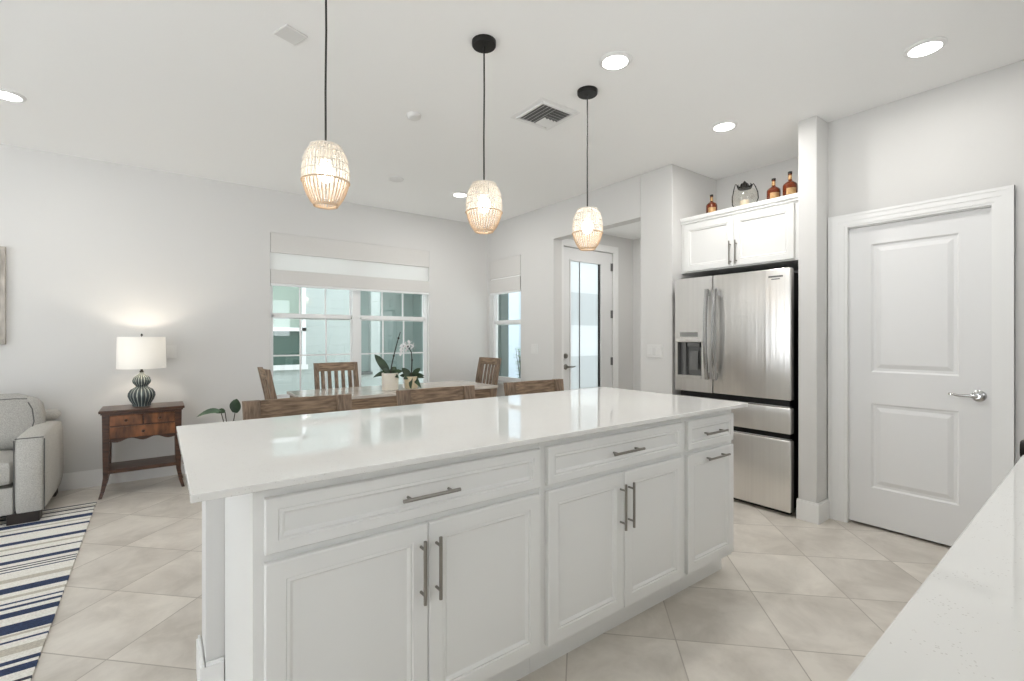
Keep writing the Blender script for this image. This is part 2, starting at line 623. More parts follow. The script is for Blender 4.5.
# living room end wall, unseen; opening added and sized for the light it admits
bm = bmesh.new()
bx(bm, XL - 0.12, XL, 3.3, WY + 0.14, 0, H)
bx(bm, XL - 0.12, XL, -2.6, 0.9, 0, H)
bx(bm, XL - 0.12, XL, 0.9, 3.3, 2.6, H)
struct('wall_left', bm, M['wall'])
bm = bmesh.new()
for yy in (0.9, 2.07, 3.24):
    bx(bm, XL - 0.09, XL - 0.03, yy, yy + 0.06, 0.0, 2.6)
bx(bm, XL - 0.09, XL - 0.03, 0.96, 3.24, 2.54, 2.6)
struct('fill_opening_frame', bm, M['vinyl'])  # bars framing the added light opening
bm = bmesh.new()
bx(bm, XL - 0.12, -3.6, -2.72, -2.6, 0, H)
bx(bm, -3.6, -0.9, -2.72, -2.6, 2.45, H)
struct('wall_front', bm, M['wall'])  # unseen wall added to dim the cabinet fronts; its gap lets some light back
bm = bmesh.new()
bx(bm, -0.9, -0.78, -2.72, YB - 0.12, 0, H)
struct('wall_hall', bm, M['wall'])

# foyer
FY = 4.111
FD = (3.821, 4.703, 2.349)
bm = bmesh.new()
bx(bm, WX + 0.125, FD[0], FY, FY + 0.12, 0, H)
bx(bm, FD[1], 5.10, FY, FY + 0.12, 0, H)
bx(bm, FD[0], FD[1], FY, FY + 0.12, FD[2], H)
struct('wall_foyer', bm, M['wall'])
boxobj('wall_foyer_end', (5.10, 5.22, 2.477, FY + 0.12, 0, H), M['wall'], kind='structure')
boxobj('ceiling_foyer', (WX + 0.125, 5.10, OP[0], FY, 2.576, H), M['ceiling'], kind='structure')

# island half wall
bm = bmesh.new()
bx(bm, 0.134, 2.476, 1.962, 2.135, 0, 0.893)
struct('wall_island', bm, M['wall'])


def baseboard(name, pts, h=0.14, t=0.017):
    """pts: list of (x0,x1,y0,y1) footprints"""
    bm = bmesh.new()
    for b in pts:
        bx(bm, *b, 0, h - 0.012)
        x0, x1, y0, y1 = b
        e = 0.005
        bx(bm, x0 + (e if x1 - x0 < 0.03 else 0), x1 - (e if x1 - x0 < 0.03 else 0), y0 + (e if y1 - y0 < 0.03 else 0), y1 - (e if y1 - y0 < 0.03 else 0), h - 0.012, h)
    return struct(name, bm, M['trim'])


T = 0.017
baseboard('baseboard_rear', [(XL, WX, WY - T, WY)])
baseboard('baseboard_right', [(WX - T, WX, OP[1], WY - T)])
baseboard('baseboard_alcove', [(WX - T, WX, 2.477, OP[0])])
baseboard('baseboard_pillar', [(WX - T, WX, 1.343 - T, 1.462 + 0.004), (WX, PX - 0.02, 1.343 - T, 1.343)])
baseboard('baseboard_pantry', [(PX - T, PX, YB, 0.425)])
baseboard('baseboard_island', [(0.134 - T, 0.134, 1.962 - T, 2.135 + T), (0.134, 0.187, 1.962 - T, 1.962), (0.134, 2.476, 2.135, 2.135 + T)])
baseboard('baseboard_foyer', [(FD[1] + 0.095, 5.10, FY - T, FY)])


# ------------------------------------------------------------------ windows
def sash_window(name, u0, u1, z0, z1, meet, place, cols, grille, bank_mid=None):
    """frame, sashes and grilles in a local frame: x across, y depth (0 = room side), z up"""
    root = bpy.data.objects.new(name, None)
    C.objects.link(root)
    root['kind'] = 'structure'
    place(root)
    bm = bmesh.new()
    f = 0.022
    bx(bm, u0, u1, 0, 0.07, z1 - f, z1)
    bx(bm, u0, u1, 0, 0.07, z0, z0 + f)
    bx(bm, u0, u0 + f, 0, 0.07, z0 + f, z1 - f)
    bx(bm, u1 - f, u1, 0, 0.07, z0 + f, z1 - f)
    units = [(u0 + f, u1 - f)]
    if bank_mid:
        bx(bm, bank_mid[0], bank_mid[1], -0.004, 0.07, z0 + f, z1 - f)
        units = [(u0 + f, bank_mid[0]), (bank_mid[1], u1 - f)]
    obj('window_frame', bm, M['vinyl'], root)
    for a, b in units:
        for lo, hi, y, lower in ((z0 + f, meet + 0.03, 0.012, True), (meet - 0.03, z1 - f, 0.04, False)):
            s = 0.019
            bm = bmesh.new()
            bx(bm, a, b, y, y + 0.024, lo, lo + (0.045 if lower else 0.04))
            bx(bm, a, b, y, y + 0.024, hi - (0.045 if lower else s), hi)
            bx(bm, a, a + s, y, y + 0.024, lo + 0.04, hi - s)
            bx(bm, b - s, b, y, y + 0.024, lo + 0.04, hi - s)
            if grille:
                g = 0.008
                for k in range(1, cols):
                    xx = a + s + (b - a - 2 * s) * k / cols
                    bx(bm, xx - g, xx + g, y + 0.006, y + 0.018, lo + 0.03, hi - 0.02)
                zz = (lo + 0.04 + hi - 0.035) / 2
                bx(bm, a + s, b - s, y + 0.007, y + 0.017, zz - g, zz + g)
            obj('sash', bm, M['vinyl'], root)
            bm = bmesh.new()
            bx(bm, a + s * 0.6, b - s * 0.6, y + 0.0115, y + 0.0125, lo + 0.02, hi - 0.015)
            obj('pane', bm, M['glass'], root)
    return root


sash_window('window_1', WO[0], WO[1], WO[2], WO[3], 1.493, lambda r: setattr(r, 'location', (0, WY + 0.06, 0)), 3, True, (1.785, 1.872))


def pl2(r):
    r.location = (WX + 0.055, SO[1], 0)
    r.rotation_euler = (0, 0, -PI / 2)


sash_window('window_2', 0.0, SO[1] - SO[0], SO[2], SO[3], 1.463, pl2, 1, False)
boxobj('trim_1', (WO[0] - 0.02, WO[1] + 0.02, WY - 0.025, WY + 0.06, WO[2] - 0.025, WO[2]), M['trim'], kind='structure', bev=0.003)
boxobj('trim_2', (WX - 0.025, WX + 0.055, SO[0] - 0.02, SO[1] + 0.02, SO[2] - 0.025, SO[2]), M['trim'], kind='structure', bev=0.003)


def roman_shade(label, W, ztop, zval, zband, zbot, loc, rotz):
    r = thing('roman_shade', label, 'window shade', loc, rotz)
    boxobj('valance', (0, W, -0.008, 0.022, zval, ztop), M['fabric_thick'], r, bev=0.003)
    bm = bmesh.new()
    bx(bm, 0.004, W - 0.004, 0.008, 0.0095, zband - 0.02, zval + 0.05)
    obj('fabric_panel', bm, M['fabric_thin'], r)
    bm = bmesh.new()
    n = 4
    for k in range(n):
        bx(bm, 0.0, W, -0.012 + 0.003 * k, 0.006 + 0.006 * k, zbot + 0.012 + 0.006 * k, zband - 0.006 * k, bev=0.004)
    obj('folded_fabric', bm, M['fabric_thick'], r)
    boxobj('bottom_bar', (0.002, W - 0.002, -0.006, 0.028, zbot - 0.012, zbot + 0.012), M['vinyl'], r, bev=0.004)
    return r


roman_shade('wide white fabric roman shade half raised over the twin dining window', 1.795, 2.346, 2.143, 1.969, 1.814, (0.9268, WY + 0.010, 0), 0)
roman_shade('narrow white fabric roman shade over the slim side window by the corner', 0.6675, 2.294, 2.049, 2.034, 1.849, (WX + 0.010, SO[1] - 0.003, 0), -PI / 2)

# ------------------------------------------------------------------ interior doors
def lever(parent, x, z, y, dirx, m):
    bm = bmesh.new()
    lathe(bm, [(0.0, 0), (0.033, 0), (0.033, 0.006), (0.026, 0.012), (0.013, 0.014), (0.013, 0.045), (0.0, 0.045)], 24)
    bmesh.ops.rotate(bm, verts=bm.verts, cent=(0, 0, 0), matrix=Matrix.Rotation(PI / 2, 3, 'X'))
    bmesh.ops.translate(bm, verts=bm.verts, vec=(x, y, z))
    tube(bm, [(x, y - 0.042, z), (x + dirx * 0.03, y - 0.048, z + 0.001), (x + dirx * 0.08, y - 0.046, z - 0.002), (x + dirx * 0.125, y - 0.04, z + 0.006)], [0.011, 0.010, 0.008, 0.006], 10)
    return obj('handle', bm, m, parent, True)


def moulded(bm, x0, x1, z0, z1, t):
    panel(bm, x0, x1, z0, z1, [(0, -t), (0.010, -t + 0.009), (0.026, -t + 0.010), (0.052, -t + 0.001)], back=None)


# pantry door, local: x to the right when facing it, front at -y
d1 = bpy.data.objects.new('door_1', None)
C.objects.link(d1)
d1['kind'] = 'structure'
d1.location = (PX, DO[1], 0)
d1.rotation_euler = (0, 0, -PI / 2)
Wd = DO[1] - DO[0]
bm = bmesh.new()
yb, t = 0.055, 0.022   # slab back/front measured from the wall face
px0, px1 = 0.1306, Wd - 0.1451
for b in ((0.003, px0, 0.018, DO[2] - 0.004), (px1, Wd - 0.003, 0.018, DO[2] - 0.004), (px0, px1, 0.018, 0.2687), (px0, px1, 0.8298, 1.038), (px0, px1, 1.889, DO[2] - 0.004)):
    bx(bm, b[0], b[1], 0.02, 0.055, b[2], b[3])
for z0, z1 in ((0.2687, 0.8298), (1.038, 1.889)):
    moulded(bm, px0, px1, z0, z1, -0.02)
obj('slab', bm, M['door'], d1)
lever(d1, Wd - 0.060, 0.9295, 0.02, -1, M['chrome'])
bm = bmesh.new()
bx(bm, -0.001, 0.0025, 0.0, 0.12, 0, DO[2])
bx(bm, Wd - 0.0025, Wd + 0.001, 0.0, 0.12, 0, DO[2])
bx(bm, 0, Wd, 0.0, 0.12, DO[2] - 0.0025, DO[2] + 0.001)
obj('door_frame', bm, M['trim'], d1)


def casing(name, u0, u1, ztop, cw, place, cl=None):
    cl = cl or cw
    bm = bmesh.new()
    for a, b in ((0.0, 0.012), (0.012, 0.016), (cw * 0.45, 0.019), (cw * 0.8, 0.022)):
        bx(bm, u0 - cl, u0 - a * cl / cw, -b, 0, 0, ztop + a)
        bx(bm, u1 + a, u1 + cw, -b, 0, 0, ztop + a)
        bx(bm, u0 - cl, u1 + cw, -b, 0, ztop + a, ztop + cw)
    o = struct(name, bm, M['trim'])
    place(o)
    return o


def plc1(o):
    o.location = (PX, DO[1], 0)
    o.rotation_euler = (0, 0, -PI / 2)


casing('trim_3', 0.004, Wd - 0.004, DO[2] + 0.004, 0.089, plc1, 0.1142)


def plc2(o):
    o.location = (FD[0], FY, 0)


Wf = FD[1] - FD[0]
casing('trim_4', 0.004, Wf - 0.004, FD[2] + 0.002, 0.079, plc2)

# front door with the banded glass
d2 = bpy.data.objects.new('door_2', None)
C.objects.link(d2)
d2['kind'] = 'structure'
d2.location = (FD[0], FY, 0)
bm = bmesh.new()
l0, l1, lz0, lz1 = 0.1451, 0.6675, 0.6412, 2.189
for b in ((0.004, l0, 0.012, FD[2] - 0.005), (l1, Wf - 0.004, 0.012, FD[2] - 0.005), (l0, l1, 0.012, lz0), (l0, l1, lz1, FD[2] - 0.005)):
    bx(bm, b[0], b[1], 0.02, 0.062, b[2], b[3])
fr = 0.022
for b in ((l0 - fr, l0, lz0 - fr, lz1 + fr), (l1, l1 + fr, lz0 - fr, lz1 + fr), (l0, l1, lz0 - fr, lz0), (l0, l1, lz1, lz1 + fr)):
    bx(bm, b[0], b[1], 0.012, 0.02, b[2], b[3], bev=0.003)
obj('slab', bm, M['door'], d2)
cuts = [lz0, 1.038, 1.415, 1.812, lz1]
for k, mm in enumerate(('frost_grey', 'frost_light', 'frost_grey', 'frost_light')):
    bm = bmesh.new()
    bx(bm, l0, l1, 0.038, 0.042, cuts[k], cuts[k + 1])
    g = obj('glass_band', bm, M[mm], d2)
    if k in (0, 2):
        g['label'] = 'grey frosted glass band'
    else:
        g['label'] = 'bright clear-frosted glass band'
boxobj('glass_strip', (l0 + 0.16, l0 + 0.172, 0.034, 0.046, lz0, lz1), M['steel_dark'], d2)
boxobj('glass_edge', (l1 - 0.03, l1, 0.034, 0.046, lz0, lz1), M['blackmetal'], d2)
lever(d2, 0.060, 0.9169, 0.02, 1, M['nickel'])
bm = bmesh.new()
lathe(bm, [(0, 0), (0.031, 0), (0.029, 0.012), (0.014, 0.014), (0.012, 0.02), (0, 0.02)], 20)
bmesh.ops.rotate(bm, verts=bm.verts, cent=(0, 0, 0), matrix=Matrix.Rotation(PI / 2, 3, 'X'))
bmesh.ops.translate(bm, verts=bm.verts, vec=(0.060, 0.02, 1.047))
obj('deadbolt', bm, M['nickel'], d2, True)
for z in (0.9604, 1.565, 2.17):
    bm = bmesh.new()
    tube(bm, [(Wf - 0.004, 0.012, z - 0.05), (Wf - 0.004, 0.012, z + 0.05)], 0.009, 8)
    bx(bm, Wf - 0.03, Wf - 0.004, 0.0185, 0.021, z - 0.05, z + 0.05)
    obj('hinge', bm, M['steel_dark'], d2)

# ------------------------------------------------------------------ cabinets
RX = [(0, 0.004), (0.004, 0.0)]       # softened outer edge


def front(bm, x0, x1, z0, z1, y, border=0.048):
    """five-piece cabinet front; y is its outer face"""
    panel(bm, x0, x1, z0, z1, [(0, y + 0.02), (0, y + 0.003), (0.003, y), (border - 0.014, y), (border - 0.011, y + 0.004),
                               (border - 0.004, y + 0.002), (border + 0.004, y + 0.010), (border + 0.006, y + 0.010)])


def bar_handle(parent, x, z, y, length, vertical):
    bm = bmesh.new()
    r, so = 0.0055, 0.03
    if vertical:
        tube(bm, [(x, y - so, z - length / 2), (x, y - so, z + length / 2)], r, 10)
        for s in (-1, 1):
            tube(bm, [(x, y, z + s * length * 0.36), (x, y - so, z + s * length * 0.36)], r * 0.8, 8)
    else:
        tube(bm, [(x - length / 2, y - so, z), (x + length / 2, y - so, z)], r, 10)
        for s in (-1, 1):
            tube(bm, [(x + s * length * 0.36, y, z), (x + s * length * 0.36, y - so, z)], r * 0.8, 8)
    return obj('handle', bm, M['nickel'], parent, True)


def base_cabinet(label, W, loc, rotz=0, doors=2, depth=0.6, group=None, lead=0.022, trail=0.022):
    """local: x 0..W, face frame at y=0, doors proud to y=-0.02"""
    r = thing('base_cabinet', label, 'cabinet', loc, rotz, group)
    bm = bmesh.new()
    bx(bm, 0.0008, W - 0.0008, 0.0, depth, 0.105, 0.893)
    obj('cabinet_box', bm, M['cab'], r)
    boxobj('toe_kick', (0.0008, W - 0.0008, 0.055, depth, 0.0, 0.105), M['cab'], r)
    y = -0.02
    a, b = lead, W - trail
    bm = bmesh.new()
    front(bm, a, b, 0.722, 0.864, y, 0.044)
    dr = obj('drawer', bm, M['cab'], r)
    bar_handle(dr, (a + b) / 2, 0.793, y, 0.19, False)
    if doors == 2:
        mid = (a + b) / 2
        for x0, x1, s in ((a, mid - 0.0015, -1), (mid + 0.0015, b, 1)):
            bm = bmesh.new()
            front(bm, x0, x1, 0.126, 0.700, y, 0.062)
            d = obj('door', bm, M['cab'], r)
            bar_handle(d, mid + s * 0.026, 0.565, y, 0.19, True)
    else:
        bm = bmesh.new()
        front(bm, a, b, 0.126, 0.700, y, 0.062)
        d = obj('door', bm, M['cab'], r)
        bar_handle(d, (a + b) / 2 + 0.02, 0.665, y, 0.19, False)
    return r


CY = 1.338
G = 'island cabinets'
base_cabinet('white island base cabinet nearest the striped rug, wide drawer over two doors', 0.934, (0.190, CY, 0), 0, 2, 0.62, G, 0.025, 0.007)
base_cabinet('middle white island base cabinet, wide drawer over two doors with paired bar pulls', 0.886, (1.124, CY, 0), 0, 2, 0.62, G, 0.029, 0.007)
base_cabinet('narrow white island base cabinet at the refrigerator end, single pull-out door', 0.466, (2.010, CY, 0), 0, 1, 0.62, G, 0.034, 0.012)

bm = bmesh.new()
bx(bm, 0.059, 2.562, 1.289, 2.324, 0.894, 0.914, bev=0.003)
tag(obj('countertop', bm, M['quartz']), 'long white quartz island countertop reflecting the windows', 'countertop')

# perimeter run the photo is taken across
base_cabinet('white base cabinet under the foreground counter, near the camera', 0.76, (1.332, 0.1835, 0), PI + 0.0243, 2, 0.6, 'perimeter cabinets')
base_cabinet('white base cabinet under the far end of the foreground counter', 0.765, (2.098, 0.2021, 0), PI + 0.0243, 2, 0.6, 'perimeter cabinets')
bm = bmesh.new()
bx(bm, -0.37, 1.531, -0.79, 0.0, 0.894, 0.914, bev=0.003)
pc = obj('countertop', bm, M['quartz'], loc=(0.57, 0.187, 0))
pc.rotation_euler = (0, 0, 0.0243)
tag(pc, 'white speckled quartz counter in the bottom right corner', 'countertop')
# slide-in range at the far end of that run, only one knob inside the picture
rg = thing('range', 'stainless range past the far end of the foreground counter, only its knob showing', 'range', (2.866, 0.2265, 0), PI + 0.0243)
RGW = 0.758
bm = bmesh.new()
bx(bm, 0, RGW, 0.0, 0.64, 0.08, 0.88)
bx(bm, 0.02, RGW - 0.02, 0.05, 0.6, 0.0, 0.08)
obj('body', bm, M['steel'], rg)
boxobj('cooktop', (0, RGW, 0.0, 0.64, 0.88, 0.912), M['black'], rg, bev=0.003)
boxobj('oven_door', (0.006, RGW - 0.006, -0.03, -0.0005, 0.24, 0.80), M['steel'], rg, bev=0.004)
boxobj('drawer', (0.006, RGW - 0.006, -0.03, -0.0005, 0.09, 0.232), M['steel'], rg, bev=0.004)
bm = bmesh.new()
tube(bm, [(0.06, -0.03, 0.76), (0.06, -0.07, 0.76), (RGW - 0.06, -0.07, 0.76), (RGW - 0.06, -0.03, 0.76)], 0.011, 10)
obj('handle', bm, M['chrome'], rg, True)
for kx in (0.16, 0.27, 0.38, 0.49, 0.605):
    bm = bmesh.new()
    lathe(bm, [(0, 0.0), (0.040, 0.0), (0.042, 0.008), (0.034, 0.014), (0.030, 0.030), (0.026, 0.034), (0, 0.034)], 28)
    bmesh.ops.rotate(bm, verts=bm.verts, cent=(0, 0, 0), matrix=Matrix.Rotation(PI / 2, 3, 'X'))
    bmesh.ops.translate(bm, verts=bm.verts, vec=(kx, 0.0, 0.905))
    obj('knob', bm, M['blackmetal'], rg, True)

# cabinet above the refrigerator; local x from the left wall, facing -y
wc = thing('wall_cabinet', 'white two-door wall cabinet above the stainless refrigerator', 'cabinet', (3.736, 2.4750, 0), -PI / 2)
WCW = 1.011
bm = bmesh.new()
bx(bm, 0.0, WCW, 0, 0.56, 1.834, 2.284)
obj('cabinet_box', bm, M['cab'], wc)
bm = bmesh.new()
bx(bm, 0.0, WCW, -0.028, 0.56, 2.284, 2.317, bev=0.004)
bx(bm, 0.0, WCW, -0.018, 0.0, 2.266, 2.284)
obj('crown', bm, M['cab'], wc)
for x0, x1, s in ((0.03579, 0.4847, -1), (0.4876, 0.9364, 1)):
    bm = bmesh.new()
    front(bm, x0, x1, 1.843, 2.25, -0.02, 0.06)
    d = obj('door', bm, M['cab'], wc)
    bar_handle(d, 0.4861 + s * 0.025, 1.952, -0.02, 0.19, True)

# ------------------------------------------------------------------ refrigerator
FXF = 3.555
f = thing('refrigerator', 'tall stainless steel refrigerator with water dispenser and two lower drawers', 'refrigerator', (FXF, 2.418, 0), -PI / 2)
FW = 0.926
boxobj('body', (0.014, FW - 0.030, 0.062, 0.73, 0.03, 1.74), M['black'], f, bev=0.004)
bm = bmesh.new()
bx(bm, 0.03, FW - 0.03, 0.06, 0.09, 0.0, 0.05)
for k in range(20):
    bx(bm, 0.05 + k * 0.04, 0.07 + k * 0.04, 0.056, 0.06, 0.012, 0.04)
obj('base_grille', bm, M['black'], f)
ZD0, ZD1 = 0.822, 1.762
sp = 0.342


def fridge_door(x0, x1, z0, z1, hole=None):
    bm = bmesh.new()
    if not hole:
        bx(bm, x0, x1, 0.0, 0.058, z0, z1, bev=0.008, seg=3)
        return bm
    hx0, hx1, hz0, hz1 = hole
    bx(bm, x0, hx0, 0, 0.058, z0, z1)
    bx(bm, hx1, x1, 0, 0.058, z0, z1)
    bx(bm, hx0, hx1, 0, 0.058, z0, hz0)
    bx(bm, hx0, hx1, 0, 0.058, hz1, z1)
    bx(bm, hx0, hx1, 0.05, 0.058, hz0, hz1)
    return bm


def bow_handle(parent, x, z0, z1):
    bm = bmesh.new()
    n = 14
    rows = []
    for i in range(n + 1):
        t = i / n
        y = -0.018 - 0.042 * math.sin(PI * (0.1 + 0.8 * t)) ** 0.8
        z = z0 + (z1 - z0) * t
        ww = 0.019
        rows.append([bm.verts.new(p) for p in ((x - ww, y + 0.006, z), (x - ww * 0.5, y - 0.008, z), (x + ww * 0.5, y - 0.008, z), (x + ww, y + 0.006, z), (x + ww * 0.6, y + 0.014, z), (x - ww * 0.6, y + 0.014, z))])
    for a, b in zip(rows, rows[1:]):
        for k in range(6):
            bm.faces.new([a[k], a[(k + 1) % 6], b[(k + 1) % 6], b[k]])
    bm.faces.new(rows[0])
    bm.faces.new(rows[-1])
    for z in (z0 + 0.03, z1 - 0.03):
        bx(bm, x - 0.012, x + 0.012, -0.03, 0.001, z - 0.025, z + 0.025, bev=0.004)
    return obj('handle', bm, M['chrome'], parent, True)


hole = (0.022, 0.245, 0.945, 1.235)
ld = obj('door', fridge_door(0.0, sp - 0.002, ZD0, ZD1, hole), M['steel'], f)
bow_handle(ld, sp - 0.034, 0.93, 1.655)
rd = obj('door', fridge_door(sp + 0.002, FW, ZD0, ZD1), M['steel'], f, True)
bow_handle(rd, sp + 0.036, 0.93, 1.655)
# small maker's plate, top right, too small to read in the photo
bm = bmesh.new()
bx(bm, 0.775, 0.875, -0.0015, 0.001, 1.700, 1.712)
bx(bm, 0.795, 0.855, -0.0015, 0.001, 1.684, 1.691)
obj('badge', bm, M['steel_dark'], rd)
# dispenser
dp = obj('dispenser', (lambda b: (bx(b, hole[0], hole[1], -0.004, 0.004, 1.256, 1.325, bev=0.002),
                                  bx(b, hole[0] - 0.004, hole[1] + 0.004, -0.016, 0.004, 1.228, 1.258, bev=0.006),
                                  b)[-1])(bmesh.new()), M['steel'], f)
boxobj('tray', (hole[0] - 0.004, hole[1] + 0.004, -0.012, 0.048, 0.930, 0.952), M['steel'], f, bev=0.004)
bm = bmesh.new()
bx(bm, hole[0], hole[1], 0.046, 0.0495, 0.95, 1.235)
bx(bm, hole[0], hole[0] + 0.004, 0.004, 0.046, 0.95, 1.235)
bx(bm, hole[1] - 0.004, hole[1], 0.004, 0.046, 0.95, 1.235)
obj('bay', bm, M['steel_dark'], dp)
bm = bmesh.new()
bx(bm, 0.125, 0.205, 0.012, 0.02, 1.0, 1.16, bev=0.004)
bx(bm, 0.11, 0.22, 0.008, 0.04, 1.19, 1.228, bev=0.003)
bx(bm, 0.075, 0.098, 0.006, 0.045, 0.953, 1.228)
obj('paddle', bm, M['steel_dark'], dp)
boxobj('display', (0.05, 0.215, -0.0055, -0.0035, 1.274, 1.312), M['display'], dp)
for z0, z1 in ((0.584, 0.768), (0.032, 0.538)):
    bm = bmesh.new()
    bx(bm, 0.0, FW, 0.0, 0.058, z0, z1, bev=0.008, seg=3)
    dr = obj('drawer', bm, M['steel'], f, True)
    bm = bmesh.new()
    bx(bm, 0.01, FW - 0.01, 0.004, 0.05, z1, z1 + 0.012, bev=0.004)
    obj('grip', bm, M['chrome'], dr)

# ------------------------------------------------------------------ things on the wall cabinet
ZT = 2.3175


def bottle(label, x, y, h, r, group):
    o = thing('bottle', label, 'bottle', (x, y, ZT), 0.4, group)
    bm = bmesh.new()
    lathe(bm, [(0.0, 0), (r * 0.96, 0), (r, 0.006), (r, h * 0.46), (r * 0.93, h * 0.53), (r * 0.6, h * 0.60), (r * 0.30, h * 0.66), (r * 0.24, h * 0.72), (r * 0.24, h * 0.88), (r * 0.29, h * 0.89), (r * 0.29, h * 0.91), (0, h * 0.91)], 28)
    obj('glass', bm, M['amber'], o, True)
    bm = bmesh.new()
    n = 14
    rows = []
    for k in range(n + 1):
        a = PI + 0.2 + (-0.7 + 1.4 * k / n)
        rows.append([bm.verts.new(((r + 0.001) * math.cos(a), (r + 0.001) * math.sin(a), z)) for z in (h * 0.10, h * 0.34)])
    for a, b in zip(rows, rows[1:]):
        bm.faces.new([a[0], b[0], b[1], a[1]])
    obj('label', bm, M['goldlabel'], o, True)
    bm = bmesh.new()
    lathe(bm, [(0, h * 0.91), (r * 0.30, h * 0.91), (r * 0.30, h), (0, h)], 16)
    obj('cap', bm, M['blackmetal'], o, True)
    bm = bmesh.new()
    lathe(bm, [(r * 0.275, h * 0.70), (r * 0.265, h * 0.86)], 16, cap=False)
    obj('neck_band', bm, M['goldlabel'], o, True)
    return o


GB = 'amber bottles above the refrigerator'
bottle('amber bottle standing alone left of the round glass lantern', 3.821, 2.24, 0.178, 0.045, GB)
bottle('amber bottle just right of the round glass lantern, shorter in the pair', 3.821, 1.727, 0.18, 0.048, GB)
bottle('amber bottle tight against the wall pillar, taller in the pair', 3.821, 1.608, 0.20, 0.049, GB)

ln = thing('lantern', 'round clear glass lantern with black metal crown lid and wire bail', 'lantern', (3.85, 1.969, ZT))
bm = bmesh.new()
R0 = 0.1
lathe(bm, [(0.05, 0.002)] + [(R0 * math.sin(a), 0.092 - R0 * 0.92 * math.cos(a)) for a in [0.55 + k * (2.55 - 0.55) / 16 for k in range(17)]], 36, cap=False)
obj('globe', bm, M['clearglass'], ln, True)
bm = bmesh.new()
lathe(bm, [(0, 0.012), (0.035, 0.012), (0.035, 0.07), (0, 0.075)], 24)
obj('candle', bm, M['candle'], ln, True)
bm = bmesh.new()
lathe(bm, [(0.05, 0.0), (0.055, 0.004), (0.05, 0.012), (0, 0.010)], 24)
obj('foot', bm, M['blackmetal'], ln, True)
bm = bmesh.new()
lathe(bm, [(0.052, 0.168), (0.054, 0.178), (0.038, 0.188), (0.028, 0.206), (0.014, 0.218), (0.007, 0.226), (0.0, 0.234)], 24)
for k in range(8):
    a = 2 * PI * k / 8
    tube(bm, [(0.048 * math.cos(a), 0.048 * math.sin(a), 0.175), (0.056 * math.cos(a), 0.056 * math.sin(a), 0.19), (0.047 * math.cos(a), 0.047 * math.sin(a), 0.203)], [0.007, 0.006, 0.002], 6)
obj('lid', bm, M['blackmetal'], ln, True)
bm = bmesh.new()
tube(bm, [(0.01, 0.072 * s2, 0.19 + dz) for s2, dz in ((0.7, -0.005), (1.0, 0.03), (1.15, 0.035), (1.3, 0.0), (1.5, -0.07), (1.5, -0.13), (1.1, -0.18))], 0.004, 6)
obj('bail', bm, M['blackmetal'], ln, True)
bm = bmesh.new()
tube(bm, [(0.01, 0.072 * s2, 0.19 + dz) for s2, dz in ((-0.7, -0.01), (-0.95, 0.005), (-1.15, -0.02), (-1.42, -0.07), (-1.48, -0.12), (-1.1, -0.18))], 0.004, 6)
obj('bail', bm, M['blackmetal'], ln, True)

# ------------------------------------------------------------------ counter stools
def stool(label, loc):
    """wood stool; local x across, front at +y (towards its seat), back at y=0"""
    o = thing('counter_stool', label, 'stool', loc, PI, 'counter stools')
    hw = 0.262
    for s in (-1, 1):
        bm = bmesh.new()
        x = s * (hw - 0.04)
        # rear leg runs up as the back post
        prof = [(0.0, 0.045), (0.60, 0.03), (0.80, 0.012), (0.957, -0.012)]
        rows = []
        for z, y in prof:
            wv = 0.021 if z < 0.7 else (0.033 if z < 0.9 else 0.039)
            rows.append([bm.verts.new((x + a, y + b_, z)) for a, b_ in ((-wv, -0.0), (wv, -0.0), (wv, 0.04), (-wv, 0.04))])
        for a, b_ in zip(rows, rows[1:]):
            for k in range(4):
                bm.faces.new([a[k], a[(k + 1) % 4], b_[(k + 1) % 4], b_[k]])
        bm.faces.new(rows[0]); bm.faces.new(rows[-1])
        obj('back_post', bm, M['wood_greyz'], o)
        bm = bmesh.new()
        bx(bm, s * 0.2 - 0.021, s * 0.2 + 0.021, 0.38, 0.422, 0.0, 0.585, bev=0.003)
        obj('leg', bm, M['wood_greyz'], o)
    for z0, z1, yy in ((0.822, 0.955, 0.002), (0.70, 0.745, 0.022)):
        bm = bmesh.new()
        n = 10
        rows = []
        for i in range(n + 1):
            x = -0.184 + 0.368 * i / n
            c = -0.02 * (1 - (x / 0.184) ** 2)
            rows.append([bm.verts.new(p) for p in ((x, yy + c + 0.004, z0), (x, yy + c + 0.028, z0), (x, yy + c + 0.010, z1), (x, yy + c - 0.014, z1))])
        for a, b_ in zip(rows, rows[1:]):
            for k in range(4):
                bm.faces.new([a[k], a[(k + 1) % 4], b_[(k + 1) % 4], b_[k]])
        bm.faces.new(rows[0]); bm.faces.new(rows[-1])
        obj('back_rail', bm, M['wood_grey'], o)
    boxobj('seat', (-0.235, 0.235, 0.075, 0.445, 0.60, 0.635), M['wood_grey'], o, bev=0.01)
    bm = bmesh.new()
    bx(bm, -0.2, 0.2, 0.39, 0.412, 0.54, 0.6)
    for s in (-1, 1):
        bx(bm, s * 0.2 - 0.011, s * 0.2 + 0.011, 0.06, 0.385, 0.54, 0.6)
    obj('apron', bm, M['wood_grey'], o)
    bm = bmesh.new()
    bx(bm, -0.18, 0.18, 0.39, 0.412, 0.2, 0.235)
    for s in (-1, 1):
        bx(bm, s * 0.205 - 0.01, s * 0.205 + 0.01, 0.08, 0.382, 0.28, 0.31)
    obj('stretcher', bm, M['wood_grey'], o)
    return o


SY = 2.635
s1 = stool('weathered wood counter stool back nearest the rug end of the island', (0.59, SY, 0))
dup(s1, (1.385, SY, 0), None, 'weathered wood counter stool at the middle of the island, below the orchids', 'counter stools')
dup(s1, (2.165, SY, 0), None, 'weathered wood counter stool back nearest the front door and refrigerator', 'counter stools')

